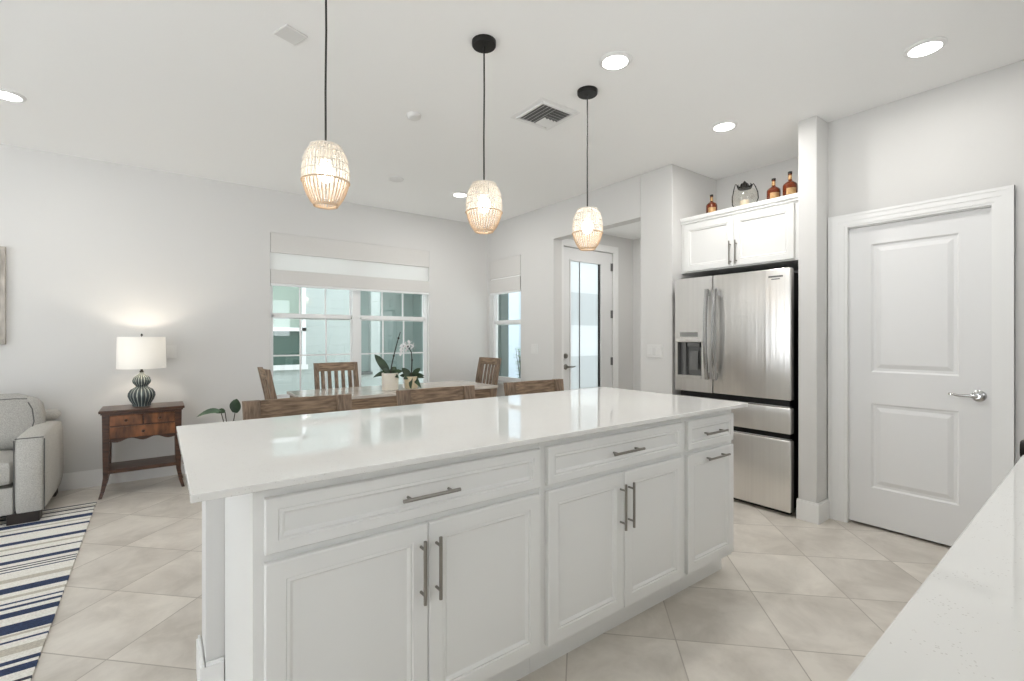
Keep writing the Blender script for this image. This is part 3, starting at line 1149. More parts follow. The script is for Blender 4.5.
# ------------------------------------------------------------------ dining table
TX0, TX1, TY0, TY1, TZ = 0.975, 2.885, 4.10, 4.86, 0.76
tb = thing('dining_table', 'rectangular weathered wood dining table with pale shiny top', 'table', ((TX0 + TX1) / 2, (TY0 + TY1) / 2, 0))
hx, hy = (TX1 - TX0) / 2, (TY1 - TY0) / 2
boxobj('tabletop', (-hx, hx, -hy, hy, TZ - 0.028, TZ), M['tabletop'], tb, bev=0.004)
bm = bmesh.new()
for s in (-1, 1):
    bx(bm, -hx + 0.09, hx - 0.09, s * (hy - 0.035) - 0.012, s * (hy - 0.035) + 0.012, TZ - 0.125, TZ - 0.028)
    bx(bm, s * (hx - 0.035) - 0.012, s * (hx - 0.035) + 0.012, -hy + 0.09, hy - 0.09, TZ - 0.125, TZ - 0.028)
obj('apron', bm, M['wood_grey'], tb)
for sx in (-1, 1):
    for sy in (-1, 1):
        bm = bmesh.new()
        x, y = sx * (hx - 0.06), sy * (hy - 0.06)
        bx(bm, x - 0.038, x + 0.038, y - 0.038, y + 0.038, 0, TZ - 0.028, bev=0.004)
        obj('leg', bm, M['wood_greyz'], tb)


def dining_chair(label, loc, rotz, zt=1.008):
    """local: x across, seat towards +y, backrest at y=0 leaning to -y"""
    o = thing('dining_chair', label, 'chair', loc, rotz, 'slat-back dining chairs')
    hw = 0.218
    for s in (-1, 1):
        bm = bmesh.new()
        x = s * (hw - 0.021)
        rows = []
        for z, y in ((0, -0.03), (0.25, 0.0), (0.46, 0.005), (0.75, -0.03), (zt, -0.085)):
            rows.append([bm.verts.new((x + a, y + b_, z)) for a, b_ in ((-0.02, -0.018), (0.02, -0.018), (0.02, 0.02), (-0.02, 0.02))])
        for a, b_ in zip(rows, rows[1:]):
            for k in range(4):
                bm.faces.new([a[k], a[(k + 1) % 4], b_[(k + 1) % 4], b_[k]])
        bm.faces.new(rows[0]); bm.faces.new(rows[-1])
        obj('back_post', bm, M['wood_greyz'], o)
        boxobj('leg', (s * 0.195 - 0.02, s * 0.195 + 0.02, 0.385, 0.425, 0, 0.43), M['wood_greyz'], o, bev=0.003)

    def yb(z):
        return 0.005 - 0.09 * ((z - 0.46) / (zt - 0.46)) ** 1.4

    for z0, z1 in ((zt - 0.085, zt), (0.56, 0.6)):
        bm = bmesh.new()
        rows = []
        for i in range(9):
            x = -(hw - 0.041) + 2 * (hw - 0.041) * i / 8
            c = -0.016 * (1 - (x / (hw - 0.041)) ** 2)
            rows.append([bm.verts.new(p) for p in ((x, yb(z0) + c - 0.012, z0), (x, yb(z0) + c + 0.012, z0), (x, yb(z1) + c + 0.012, z1), (x, yb(z1) + c - 0.012, z1))])
        for a, b_ in zip(rows, rows[1:]):
            for k in range(4):
                bm.faces.new([a[k], a[(k + 1) % 4], b_[(k + 1) % 4], b_[k]])
        bm.faces.new(rows[0]); bm.faces.new(rows[-1])
        obj('back_rail', bm, M['wood_grey'], o)
    for k in range(5):
        x = (k - 2) * 0.068
        c = -0.016 * (1 - (x / (hw - 0.041)) ** 2)
        bm = bmesh.new()
        rows = []
        for z in (0.598, 0.7, 0.8, zt - 0.083):
            rows.append([bm.verts.new((x + a, yb(z) + c + b_, z)) for a, b_ in ((-0.017, -0.007), (0.017, -0.007), (0.017, 0.007), (-0.017, 0.007))])
        for a, b_ in zip(rows, rows[1:]):
            for q in range(4):
                bm.faces.new([a[q], a[(q + 1) % 4], b_[(q + 1) % 4], b_[q]])
        bm.faces.new(rows[0]); bm.faces.new(rows[-1])
        obj('slat', bm, M['wood_greyz'], o)
    boxobj('seat', (-0.222, 0.222, 0.02, 0.445, 0.43, 0.465), M['wood_grey'], o, bev=0.01)
    bm = bmesh.new()
    bx(bm, -0.175, 0.175, 0.395, 0.415, 0.36, 0.43)
    for s in (-1, 1):
        bx(bm, s * 0.195 - 0.01, s * 0.195 + 0.01, 0.026, 0.385, 0.36, 0.43)
    obj('apron', bm, M['wood_grey'], o)
    return o


dc = dining_chair('slat-back dining chair on the window side of the table, facing the kitchen', (1.475, 4.93, 0), PI)
dup(dc, (0.797, 4.445, 0), -PI / 2 - 0.02, 'dining chair at the sofa end of the table, seen nearly edge-on')
dup(dc, (3.315, 5.01, 0), PI / 2 + 0.03, 'slat-back dining chair at the corner end of the table by the slim window')

# ------------------------------------------------------------------ orchids
def orchid(label, loc, side, ph, potm, leaves, stem, flowers):
    o = thing('orchid', label, 'plant', loc, 0.0, 'orchids on the dining table')
    bm = bmesh.new()
    n = 0.5 * side
    lathe(bm, [(0, 0), (n * 0.92, 0), (n, 0.01), (n * 1.03, ph), (n * 0.92, ph), (n * 0.9, ph - 0.02), (0, ph - 0.02)], 28)
    obj('pot', bm, potm, o, True)
    bm = bmesh.new()
    lathe(bm, [(n * 0.88, ph - 0.019), (n * 0.5, ph - 0.008), (0, ph - 0.004)], 20)
    obj('soil', bm, M['soil'], o, True)
    for az, el, L, Wd_, dr in leaves:
        bm = bmesh.new()
        d = (math.cos(az) * math.cos(el), math.sin(az) * math.cos(el), math.sin(el))
        leafblade(bm, (0.006 * math.cos(az), 0.006 * math.sin(az), ph - 0.02), d, L, Wd_, dr, roll=-1.0 if math.cos(az - 2.5) > 0 else 1.0)
        obj('leaf', bm, M['leaf'], o, True)
    bm = bmesh.new()
    tube(bm, [(0, 0, ph - 0.03)] + stem, [0.007] + [0.0065 - 0.0035 * i / len(stem) for i in range(len(stem))], 8)
    for p in stem[1:-1:2]:
        sphere(bm, p, 0.011, 8)
    obj('stem', bm, M['stem'], o, True)
    for p in flowers:
        bm = bmesh.new()
        p = Vector(p)
        a0 = random.uniform(0, 1)
        for k in range(5):
            a = 2 * PI * k / 5 + a0
            v = Vector((math.cos(a) * 0.8, -0.15, math.sin(a)))
            leafblade(bm, p, v, 0.042, 0.036, 0.05, 5, 0.1)
        sphere(bm, p + Vector((0, -0.006, 0)), 0.007, 8)
        obj('flower', bm, M['petal'], o, True)
    return o


# unit vectors in the picture: right = (0.80,-0.60)
def rr(a, z):
    return (0.80 * a, -0.60 * a, z)


orchid('taller orchid in a white pot with one bare dark flower spike', (1.80, 4.375, TZ + 0.0005), 0.155, 0.165, M['pot_white'],
       [(2.5, 1.0, 0.27, 0.08, 0.1), (2.2, 0.35, 0.2, 0.07, 0.5), (-0.6, 0.6, 0.14, 0.06, 0.3), (0.6, 0.9, 0.15, 0.06, 0.3), (3.6, 0.8, 0.14, 0.06, 0.3), (-1.2, 0.3, 0.12, 0.05, 0.5)],
       [rr(0.015, 0.24), rr(0.035, 0.33), rr(0.058, 0.42), rr(0.08, 0.50), rr(0.098, 0.56)], [])
orchid('shorter orchid in a cream pot carrying white blooms', (2.03, 4.40, TZ + 0.0005), 0.13, 0.12, M['pot_cream'],
       [(2.5, 1.0, 0.16, 0.07, 0.2), (-0.6, 1.0, 0.16, 0.07, 0.2), (2.2, 0.6, 0.15, 0.06, 0.4), (-0.8, 0.6, 0.16, 0.06, 0.4), (-2.0, 0.15, 0.13, 0.07, 0.9), (-1.2, 0.2, 0.13, 0.07, 0.9), (1.0, 0.8, 0.13, 0.06, 0.3), (3.6, 0.5, 0.13, 0.06, 0.5), (-0.2, 0.4, 0.14, 0.05, 0.4)],
       [rr(0.005, 0.2), rr(0.008, 0.28), rr(0.002, 0.36), rr(-0.03, 0.415), rr(-0.08, 0.42)],
       [rr(-0.095, 0.405), rr(-0.06, 0.43), rr(-0.02, 0.445), rr(0.02, 0.42), rr(-0.1, 0.36), rr(-0.04, 0.40)])

# floor plant past the island's rug end
fp = thing('potted_plant', 'leafy potted plant standing on the floor behind the rug-end counter stool', 'plant', (0.52, 4.95, 0))
bm = bmesh.new()
lathe(bm, [(0, 0), (0.11, 0), (0.15, 0.28), (0.152, 0.30), (0.138, 0.30), (0.135, 0.27), (0, 0.27)], 28)
obj('pot', bm, M['pot_white'], fp, True)
bm = bmesh.new()
lathe(bm, [(0.134, 0.271), (0.07, 0.28), (0, 0.283)], 20)
obj('soil', bm, M['soil'], fp, True)
for az, el, sl, d2, L, Wd_, dr, mm, rl in (
        (3.2, 1.35, 0.31, (-1.0, 0.12, 0.42), 0.20, 0.062, 0.55, 'leaf_grey', -0.8),
        (-0.4, 1.42, 0.29, (0.1, -0.1, 1.0), 0.135, 0.115, 0.05, 'leaf', 1.57),
        (2.9, 1.45, 0.30, (-0.5, -0.1, 0.3), 0.09, 0.06, 0.5, 'leaf', -0.9),
        (-0.4, 1.0, 0.16, (0.9, -0.4, 0.6), 0.16, 0.1, 0.5, 'leaf', 0.6),
        (1.0, 1.0, 0.16, (0.4, 0.6, 0.7), 0.16, 0.1, 0.5, 'leaf', 0.6),
        (4.0, 1.0, 0.14, (-0.5, -0.7, 0.6), 0.15, 0.1, 0.4, 'leaf', 0.5)):
    d = Vector((math.cos(az) * math.cos(el), math.sin(az) * math.cos(el), math.sin(el)))
    b0 = Vector((0, 0, 0.27))
    b1 = b0 + d * sl + Vector((0, 0, 0.03))
    bm = bmesh.new()
    tube(bm, [b0, b0.lerp(b1, 0.5) + Vector((0, 0, 0.02)), b1], [0.006, 0.005, 0.004], 6)
    st = obj('stem', bm, M['stem'], fp, True)
    bm = bmesh.new()
    leafblade(bm, b1, d2, L, Wd_, dr, 8, roll=rl)
    obj('leaf', bm, M[mm], st, True)

# ------------------------------------------------------------------ end table and lamp
EX0, EX1, EY0, EY1, EZ = -0.372, 0.184, 4.885, 5.24, 0.69
et = thing('end_table', 'dark wood end table with three burl drawers beside the sofa', 'table', ((EX0 + EX1) / 2, (EY0 + EY1) / 2, 0))
ex, ey = (EX1 - EX0) / 2, (EY1 - EY0) / 2
bm = bmesh.new()
bx(bm, -ex, ex, -ey, ey, EZ - 0.022, EZ, bev=0.006)
bx(bm, -ex + 0.012, ex - 0.012, -ey + 0.012, ey - 0.012, EZ - 0.034, EZ - 0.022)
obj('tabletop', bm, M['mahog'], et)
cw, cd = ex - 0.03, ey - 0.03
bm = bmesh.new()
bx(bm, -cw, cw, -cd, cd, 0.455, EZ - 0.034)
# scalloped front apron
n = 24
top, bot = [], []
for i in range(n + 1):
    x = -cw + 2 * cw * i / n
    t = abs(i / n - 0.5) * 2
    z = 0.445 - 0.012 * math.cos(t * PI * 3) - 0.018 * t ** 4
    top.append(x); bot.append(z)
for i in range(n):
    vs = [bm.verts.new(p) for p in ((top[i], -cd, bot[i]), (top[i + 1], -cd, bot[i + 1]), (top[i + 1], -cd, 0.456), (top[i], -cd, 0.456))]
    vb = [bm.verts.new((v.co.x, -cd + 0.018, v.co.z)) for v in vs]
    for k in range(4):
        bm.faces.new([vs[k], vs[(k + 1) % 4], vb[(k + 1) % 4], vb[k]])
    bm.faces.new(vs); bm.faces.new(vb[::-1])
obj('case', bm, M['mahog'], et)
for sx in (-1, 1):
    for sy in (-1, 1):
        bm = bmesh.new()
        rows = []
        for z, off, hw_ in ((0, 0.034, 0.011), (0.06, 0.018, 0.013), (0.16, 0.002, 0.016), (0.26, 0.0, 0.019), (EZ - 0.034, 0.0, 0.024)):
            x, y = sx * (cw + 0.006 - 0.02 + off), sy * (cd + 0.006 - 0.02 + off * 0.6)
            rows.append([bm.verts.new((x + a * hw_, y + b_ * hw_, z)) for a, b_ in ((-1, -1), (1, -1), (1, 1), (-1, 1))])
        for a, b_ in zip(rows, rows[1:]):
            for k in range(4):
                bm.faces.new([a[k], a[(k + 1) % 4], b_[(k + 1) % 4], b_[k]])
        bm.faces.new(rows[0]); bm.faces.new(rows[-1])
        obj('leg', bm, M['mahog'], et)
boxobj('shelf', (-cw + 0.012, cw - 0.012, -cd, cd, 0.185, 0.215), M['mahog'], et, bev=0.004)
for x0, x1, z0, z1 in ((-cw + 0.036, -0.006, 0.563, 0.645), (0.006, cw - 0.036, 0.563, 0.645), (-cw + 0.036, cw - 0.036, 0.462, 0.553)):
    bm = bmesh.new()
    panel(bm, x0, x1, z0, z1, [(0, -cd + 0.004), (0, -cd - 0.006), (0.004, -cd - 0.009)])
    dw = obj('drawer', bm, M['burl'], et)
    bm = bmesh.new()
    lathe(bm, [(0, 0), (0.005, 0), (0.005, 0.01), (0.012, 0.016), (0.010, 0.024), (0, 0.027)], 14)
    bmesh.ops.rotate(bm, verts=bm.verts, cent=(0, 0, 0), matrix=Matrix.Rotation(PI / 2, 3, 'X'))
    bmesh.ops.translate(bm, verts=bm.verts, vec=((x0 + x1) / 2, -cd - 0.009, (z0 + z1) / 2))
    obj('knob', bm, M['mahog'], dw, True)

lp = thing('table_lamp', 'lit table lamp with white drum shade and ribbed double-gourd base', 'lamp', (-0.108, 5.08, EZ + 0.0005))
bm = bmesh.new()
lathe(bm, [(0, 0), (0.058, 0), (0.060, 0.008), (0.058, 0.016), (0.078, 0.05), (0.090, 0.085), (0.088, 0.11), (0.072, 0.14), (0.044, 0.158), (0.036, 0.166),
           (0.042, 0.174), (0.058, 0.196), (0.061, 0.215), (0.054, 0.238), (0.034, 0.258), (0.016, 0.272), (0.013, 0.284), (0, 0.284)], 144, rib=18, ribamp=0.045)
obj('base', bm, M['ceramic'], lp, True)
bm = bmesh.new()
lathe(bm, [(0, 0.284), (0.014, 0.284), (0.016, 0.292), (0.009, 0.30), (0.008, 0.38), (0, 0.38)], 16)
tube(bm, [(0, 0, 0.37), (0, 0, 0.59)], 0.003, 6)
tube(bm, [(-0.16, 0, 0.575), (0.16, 0, 0.575)], 0.002, 6)
lathe(bm, [(0, 0.59), (0.008, 0.592), (0.009, 0.60), (0, 0.612)], 12)
obj('neck', bm, M['blackmetal'], lp, True)
bm = bmesh.new()
lathe(bm, [(0.168, 0.318), (0.163, 0.582)], 56, cap=False)
obj('lamp_shade', bm, M['lampshade'], lp, True)
bm = bmesh.new()
sphere(bm, (0, 0, 0.43), 0.03, 16)
obj('bulb', bm, M['bulb'], lp, True)
li = bpy.data.lights.new('lamp_light', 'POINT')
li.energy = 2.6
li.color = (1, 0.9, 0.76)
li.shadow_soft_size = 0.035
lo = bpy.data.objects.new('lamp_light', li)
C.objects.link(lo)
lo.parent = lp
lo.location = (0, 0, 0.47)

# ------------------------------------------------------------------ sofa
sf = thing('sofa', 'light grey linen sofa with track arms cut off at the left', 'sofa', (-1.66, 4.95, 0))
# local: x about centre, arm right outer at +1.04
def soft(bm, x0, x1, y0, y1, z0, z1, bev, puff=0.0, axis=None, seg=4):
    tmp = bmesh.new()
    bx(tmp, x0, x1, y0, y1, z0, z1)
    bmesh.ops.subdivide_edges(tmp, edges=tmp.edges[:], cuts=7, use_grid_fill=True)
    cx, cy, cz = (x0 + x1) / 2, (y0 + y1) / 2, (z0 + z1) / 2
    hx_, hy_, hz_ = (x1 - x0) / 2, (y1 - y0) / 2, (z1 - z0) / 2
    for v in tmp.verts:
        u, q, s = (v.co.x - cx) / hx_, (v.co.y - cy) / hy_, (v.co.z - cz) / hz_
        # round the corners
        p = Vector((v.co.x - cx, v.co.y - cy, v.co.z - cz))
        inn = Vector((max(-hx_ + bev, min(hx_ - bev, p.x)), max(-hy_ + bev, min(hy_ - bev, p.y)), max(-hz_ + bev, min(hz_ - bev, p.z))))
        dlt = p - inn
        if dlt.length > 1e-6:
            dlt = dlt.normalized() * bev
        p = inn + dlt
        if puff:
            p.x += puff * u * (1 - q * q) * (1 - s * s)
            p.y += puff * q * (1 - u * u) * (1 - s * s)
            p.z += puff * s * (1 - u * u) * (1 - q * q)
        v.co = p + Vector((cx, cy, cz))
    me = bpy.data.meshes.new('tmp')
    tmp.to_mesh(me)
    tmp.free()
    bm.from_mesh(me)
    bpy.data.meshes.remove(me)


for s in (1, -1):
    bm = bmesh.new()
    x0, x1 = (0.885, 1.04) if s > 0 else (-1.04, -0.885)
    soft(bm, x0, x1, -0.42, 0.385, 0.075, 0.595, 0.03, 0.026)
    a = obj('arm', bm, M['sofa'], sf, True)
    bm = bmesh.new()
    for xe in (x0 + 0.004, x1 - 0.004):
        tube(bm, [(xe, -0.412, 0.085), (xe, -0.416, 0.3), (xe, -0.414, 0.575)], 0.0035, 6)
    tube(bm, [(x0 + 0.008, -0.412, 0.585), (x1 - 0.008, -0.412, 0.585)], 0.0035, 6)
    obj('piping', bm, M['piping'], a)
bm = bmesh.new()
soft(bm, -0.884, 0.884, -0.40, 0.385, 0.075, 0.265, 0.015)
obj('base', bm, M['sofa'], sf, True)
for x0, x1 in ((-0.88, -0.003), (0.003, 0.88)):
    bm = bmesh.new()
    soft(bm, x0, x1, -0.42, 0.19, 0.268, 0.445, 0.045, 0.02)
    obj('seat_cushion', bm, M['sofa'], sf, True)
bm = bmesh.new()
soft(bm, -0.883, 0.883, 0.20, 0.385, 0.266, 0.612, 0.03)
soft(bm, -1.02, 1.02, 0.22, 0.395, 0.60, 0.70, 0.05, 0.012)
obj('backrest', bm, M['sofa'], sf, True)
for x0, x1 in ((-0.9, 0.0), (0.02, 0.94)):
    bm = bmesh.new()
    soft(bm, x0, x1, -0.09, 0.09, -0.18, 0.18, 0.05, 0.035)
    for v in bm.verts:
        # slouching folds
        v.co.z += 0.018 * math.sin(v.co.x * 9 + 0.6) * (0.5 + v.co.z / 0.38)
        v.co.y += 0.012 * math.sin(v.co.x * 16 + v.co.z * 20) * (1 if v.co.y < 0 else 0.2)
    bmesh.ops.rotate(bm, verts=bm.verts, cent=(0, 0, 0), matrix=Matrix.Rotation(-0.22, 3, 'X'))
    bmesh.ops.translate(bm, verts=bm.verts, vec=(0, 0.085, 0.635))
    cu = obj('back_cushion', bm, M['pillow'], sf, True)
    bm = bmesh.new()
    pts = []
    for k in range(13):
        x = x0 + 0.05 + (x1 - x0 - 0.1) * k / 12
        pts.append((x, -0.013, 0.635 + 0.168 + 0.018 * math.sin(x * 9 + 0.6)))
    tube(bm, pts, 0.004, 6)
    tube(bm, [(x1 - 0.045, -0.015, 0.79), (x1 - 0.02, -0.035, 0.74), (x1 - 0.01, -0.04, 0.65), (x1 - 0.03, -0.055, 0.56)], 0.004, 6)
    obj('piping', bm, M['piping'], cu)
for x in (-0.97, 0.93):
    for y in (-0.34, 0.31):
        boxobj('foot', (x - 0.08, x + 0.08, y - 0.06, y + 0.05, 0.009 if y < 0 else 0.0, 0.08), M['sofafoot'], sf, bev=0.004)

# ------------------------------------------------------------------ rug
stripes = [(4.801, .024, 'i'), (4.745, .02, 'b'), (4.707, .030, 'i'), (4.62, .02, 'i'), (4.506, .072, 'n'), (4.42, .02, 'b'), (4.333, .038, 'n'), (4.14, .055, 'n'), (4.04, .03, 'b'), (3.942, .020, 'i'),
           (3.805, .050, 'n'), (3.726, .015, 'i'), (3.691, .015, 'i'), (3.652, .015, 'n'), (3.52, .05, 'b'), (3.387, .072, 'n'), (3.29, .03, 'b'), (3.22, .018, 'n'),
           (3.165, .026, 'n'), (3.085, .055, 'n'), (2.936, .090, 'n'), (2.87, .02, 'b'), (2.815, .017, 'n'), (2.73, .06, 'b'), (2.636, .029, 'n'), (2.572, .051, 'n'),
           (2.48, .02, 'i'), (2.38, .06, 'b'), (2.27, .08, 'n'), (2.15, .02, 'n'), (2.10, .02, 'n'), (2.0, .05, 'n'), (1.85, .09, 'b'), (1.7, .06, 'n'), (1.6, .02, 'i'), (1.5, .05, 'n')]
edges = [4.83]
mats = []
for y, wd, k in stripes:
    if y + wd / 2 < edges[-1] - 1e-4:
        edges.append(y + wd / 2); mats.append(0)
    edges.append(y - wd / 2); mats.append({'n': 1, 'i': 2, 'b': 3}[k])
edges.append(1.4); mats.append(0)
bm = bmesh.new()
RX0, RX1, RZ = -3.2, -0.375, 0.009
prev = None
for i, y in enumerate(edges):
    row = [bm.verts.new((RX0, y, RZ)), bm.verts.new((RX1, y, RZ)), bm.verts.new((RX1, y, 0.0)), bm.verts.new((RX0, y, 0.0))]
    if prev:
        for k in range(4):
            fc = bm.faces.new([prev[k], prev[(k + 1) % 4], row[(k + 1) % 4], row[k]])
            fc.material_index = mats[i - 1]
    else:
        bm.faces.new(row)
    prev = row
bm.faces.new(prev[::-1])
tag(obj('rug', bm, [M['rug_cream'], M['rug_navy'], M['rug_ink'], M['rug_beige']]), 'flat woven rug with navy and cream stripes under the sofa', 'rug')

# ------------------------------------------------------------------ art, switches
ar = thing('framed_art', 'pale canvas in a whitewashed frame at the left edge above the sofa', 'picture', (-1.385, WY - 0.002, 1.595))
bm = bmesh.new()
for b in ((-0.43, 0.43, 0.345, 0.383), (-0.43, 0.43, -0.383, -0.345), (-0.43, -0.392, -0.345, 0.345), (0.392, 0.43, -0.345, 0.345)):
    bx(bm, b[0], b[1], -0.04, 0, b[2], b[3], bev=0.003)
obj('frame', bm, M['artframe'], ar)
boxobj('canvas', (-0.392, 0.392, -0.022, -0.002, -0.345, 0.345), M['artpaper'], ar)


def wall_plate(name, label, W, gangs, loc, rotz, part):
    o = thing(name, label, 'outlet' if 'outlet' in name else 'switch', loc, rotz)
    boxobj('cover_plate', (-W / 2, W / 2, -0.006, 0, -0.058, 0.058), M['plate'], o, bev=0.002)
    for g in range(gangs):
        x = (g - (gangs - 1) / 2) * 0.046
        bm = bmesh.new()
        panel(bm, x - 0.0165, x + 0.0165, -0.034, 0.034, [(0, -0.005), (0, -0.0075), (0.002, -0.009)])
        obj(part, bm, M['plate'], o)
    return o


wall_plate('light_switch', 'small white switch plate on the rear wall right of the lamp shade', 0.072, 1, (0.1025, WY - 0.0005, 1.136), 0, 'rocker')
wall_plate('light_switch', 'wide white switch plate on the wall between foyer opening and refrigerator', 0.165, 3, (WX - 0.0005, 2.656, 1.144), -PI / 2, 'rocker')
wall_plate('light_switch', 'white switch plate between the slim window and the foyer opening', 0.118, 2, (WX - 0.0005, 4.363, 1.13), -PI / 2, 'rocker')

# ------------------------------------------------------------------ ceiling fixtures
def downlight(label, x, y, watt=1.0, z=H):
    o = thing('downlight', label, 'ceiling light', (x, y, z), 0, 'recessed downlights')
    bm = bmesh.new()
    lathe(bm, [(0.068, -0.012), (0.080, -0.010), (0.088, -0.004), (0.088, 0.0), (0.068, 0.0)], 36, cap=False)
    obj('trim_ring', bm, M['trim'], o, True)
    bm = bmesh.new()
    lathe(bm, [(0.0, -0.010), (0.069, -0.010), (0.069, -0.001), (0.0, -0.001)], 36)
    obj('lens', bm, M['lens'], o)
    l = bpy.data.lights.new('downlight_lamp', 'AREA')
    l.shape = 'DISK'
    l.size = 0.13
    l.energy = DOWNLIGHT_W * watt
    l.color = (1.0, 0.98, 0.95)
    q = bpy.data.objects.new('downlight_lamp', l)
    C.objects.link(q)
    q.parent = o
    q.location = (0, 0, -0.014)
    return o


downlight('recessed downlight right of the middle pendant, between it and the far pendant canopy', 2.007, 1.741)
downlight('recessed downlight nearest the pantry door, at the upper right', 3.212, 0.6917, 0.4)
downlight('recessed downlight on the ceiling in front of the refrigerator alcove', 3.25, 1.809)
downlight('recessed downlight at the left edge of the picture above the sofa', -0.7546, 4.257, 0.6)
downlight('recessed downlight over the dining table, just left of the middle pendant shade', 2.564, 4.353)
downlight('added fill downlight on the low foyer ceiling, unseen behind the opening header', 4.25, 3.35, 0.7, 2.576)  # lamp added out of sight to brighten the foyer
downlight('unseen extra downlight added over the middle of the living room', -2.3, 2.2, 0.5)  # extra lamp outside the view, added for general room light

v = thing('ceiling_vent', 'square white ceiling air vent between the middle and far pendants', 'vent', (2.114, 2.452, H))
boxobj('cover_frame', (-0.17, 0.17, -0.17, 0.17, -0.004, -0.0005), M['trim'], v)
bm = bmesh.new()
for b in ((-0.14, 0.14, 0.125, 0.14), (-0.14, 0.14, -0.14, -0.125), (-0.14, -0.125, -0.125, 0.125), (0.125, 0.14, -0.125, 0.125)):
    bx(bm, *b, -0.014, -0.004)
obj('inner_frame', bm, M['trim'], v)
boxobj('backing', (-0.125, 0.125, -0.125, 0.125, -0.006, -0.0042), M['steel_dark'], v)
bm = bmesh.new()
def vane(x0, x1, y0, y1, tilt, along):
    vs = []
    w_ = 0.018
    if along == 'y':
        pr = [(-w_ / 2, -0.018 if tilt > 0 else -0.007), (w_ / 2, -0.007 if tilt > 0 else -0.018)]
        c = (x0 + x1) / 2
        q = [bm.verts.new((c + a, y, z)) for a, z in pr for y in (y0, y1)]
        q2 = [bm.verts.new((c + a, y, z - 0.0015)) for a, z in pr for y in (y0, y1)]
    else:
        pr = [(-w_ / 2, -0.018 if tilt > 0 else -0.007), (w_ / 2, -0.007 if tilt > 0 else -0.018)]
        c = (y0 + y1) / 2
        q = [bm.verts.new((x, c + a, z)) for a, z in pr for x in (x0, x1)]
        q2 = [bm.verts.new((x, c + a, z - 0.0015)) for a, z in pr for x in (x0, x1)]
    for s_ in (q, q2):
        bm.faces.new([s_[0], s_[1], s_[3], s_[2]])
    for a, b_ in ((0, 1), (1, 3), (3, 2), (2, 0)):
        bm.faces.new([q[a], q[b_], q2[b_], q2[a]])


for k in range(4):
    t = -0.105 + k * 0.031
    vane(t, t, -0.12, 0.12, 1, 'y')
for k in range(4):
    t = 0.022 + k * 0.03
    vane(t, t, 0.015, 0.12, -1, 'y')
for k in range(4):
    t = -0.105 + k * 0.031
    vane(0.005, 0.12, t, t, 1, 'x')
obj('louver', bm, M['trim'], v)

sm = thing('smoke_detector', 'round white smoke detector between the left and middle pendants', 'detector', (1.4, 2.989, H))
bm = bmesh.new()
lathe(bm, [(0, -0.026), (0.034, -0.026), (0.043, -0.021), (0.048, -0.011), (0.05, 0), (0, 0)], 32)
obj('body', bm, M['plate'], sm, True)
ds = thing('ceiling_cover', 'flat round white cover plate on the ceiling over the dining table', 'cover plate', (1.828, 4.301, H))
bm = bmesh.new()
lathe(bm, [(0, -0.012), (0.06, -0.012), (0.072, -0.006), (0.074, 0), (0, 0)], 32)
obj('cover', bm, M['plate'], ds, True)
sq = thing('ceiling_cover', 'small square white cover plate on the ceiling left of the left pendant cord', 'cover plate', (0.5321, 2.559, H), 0.35)
boxobj('cover', (-0.058, 0.058, -0.058, 0.058, -0.010, 0.0), M['plate'], sq, bev=0.004)


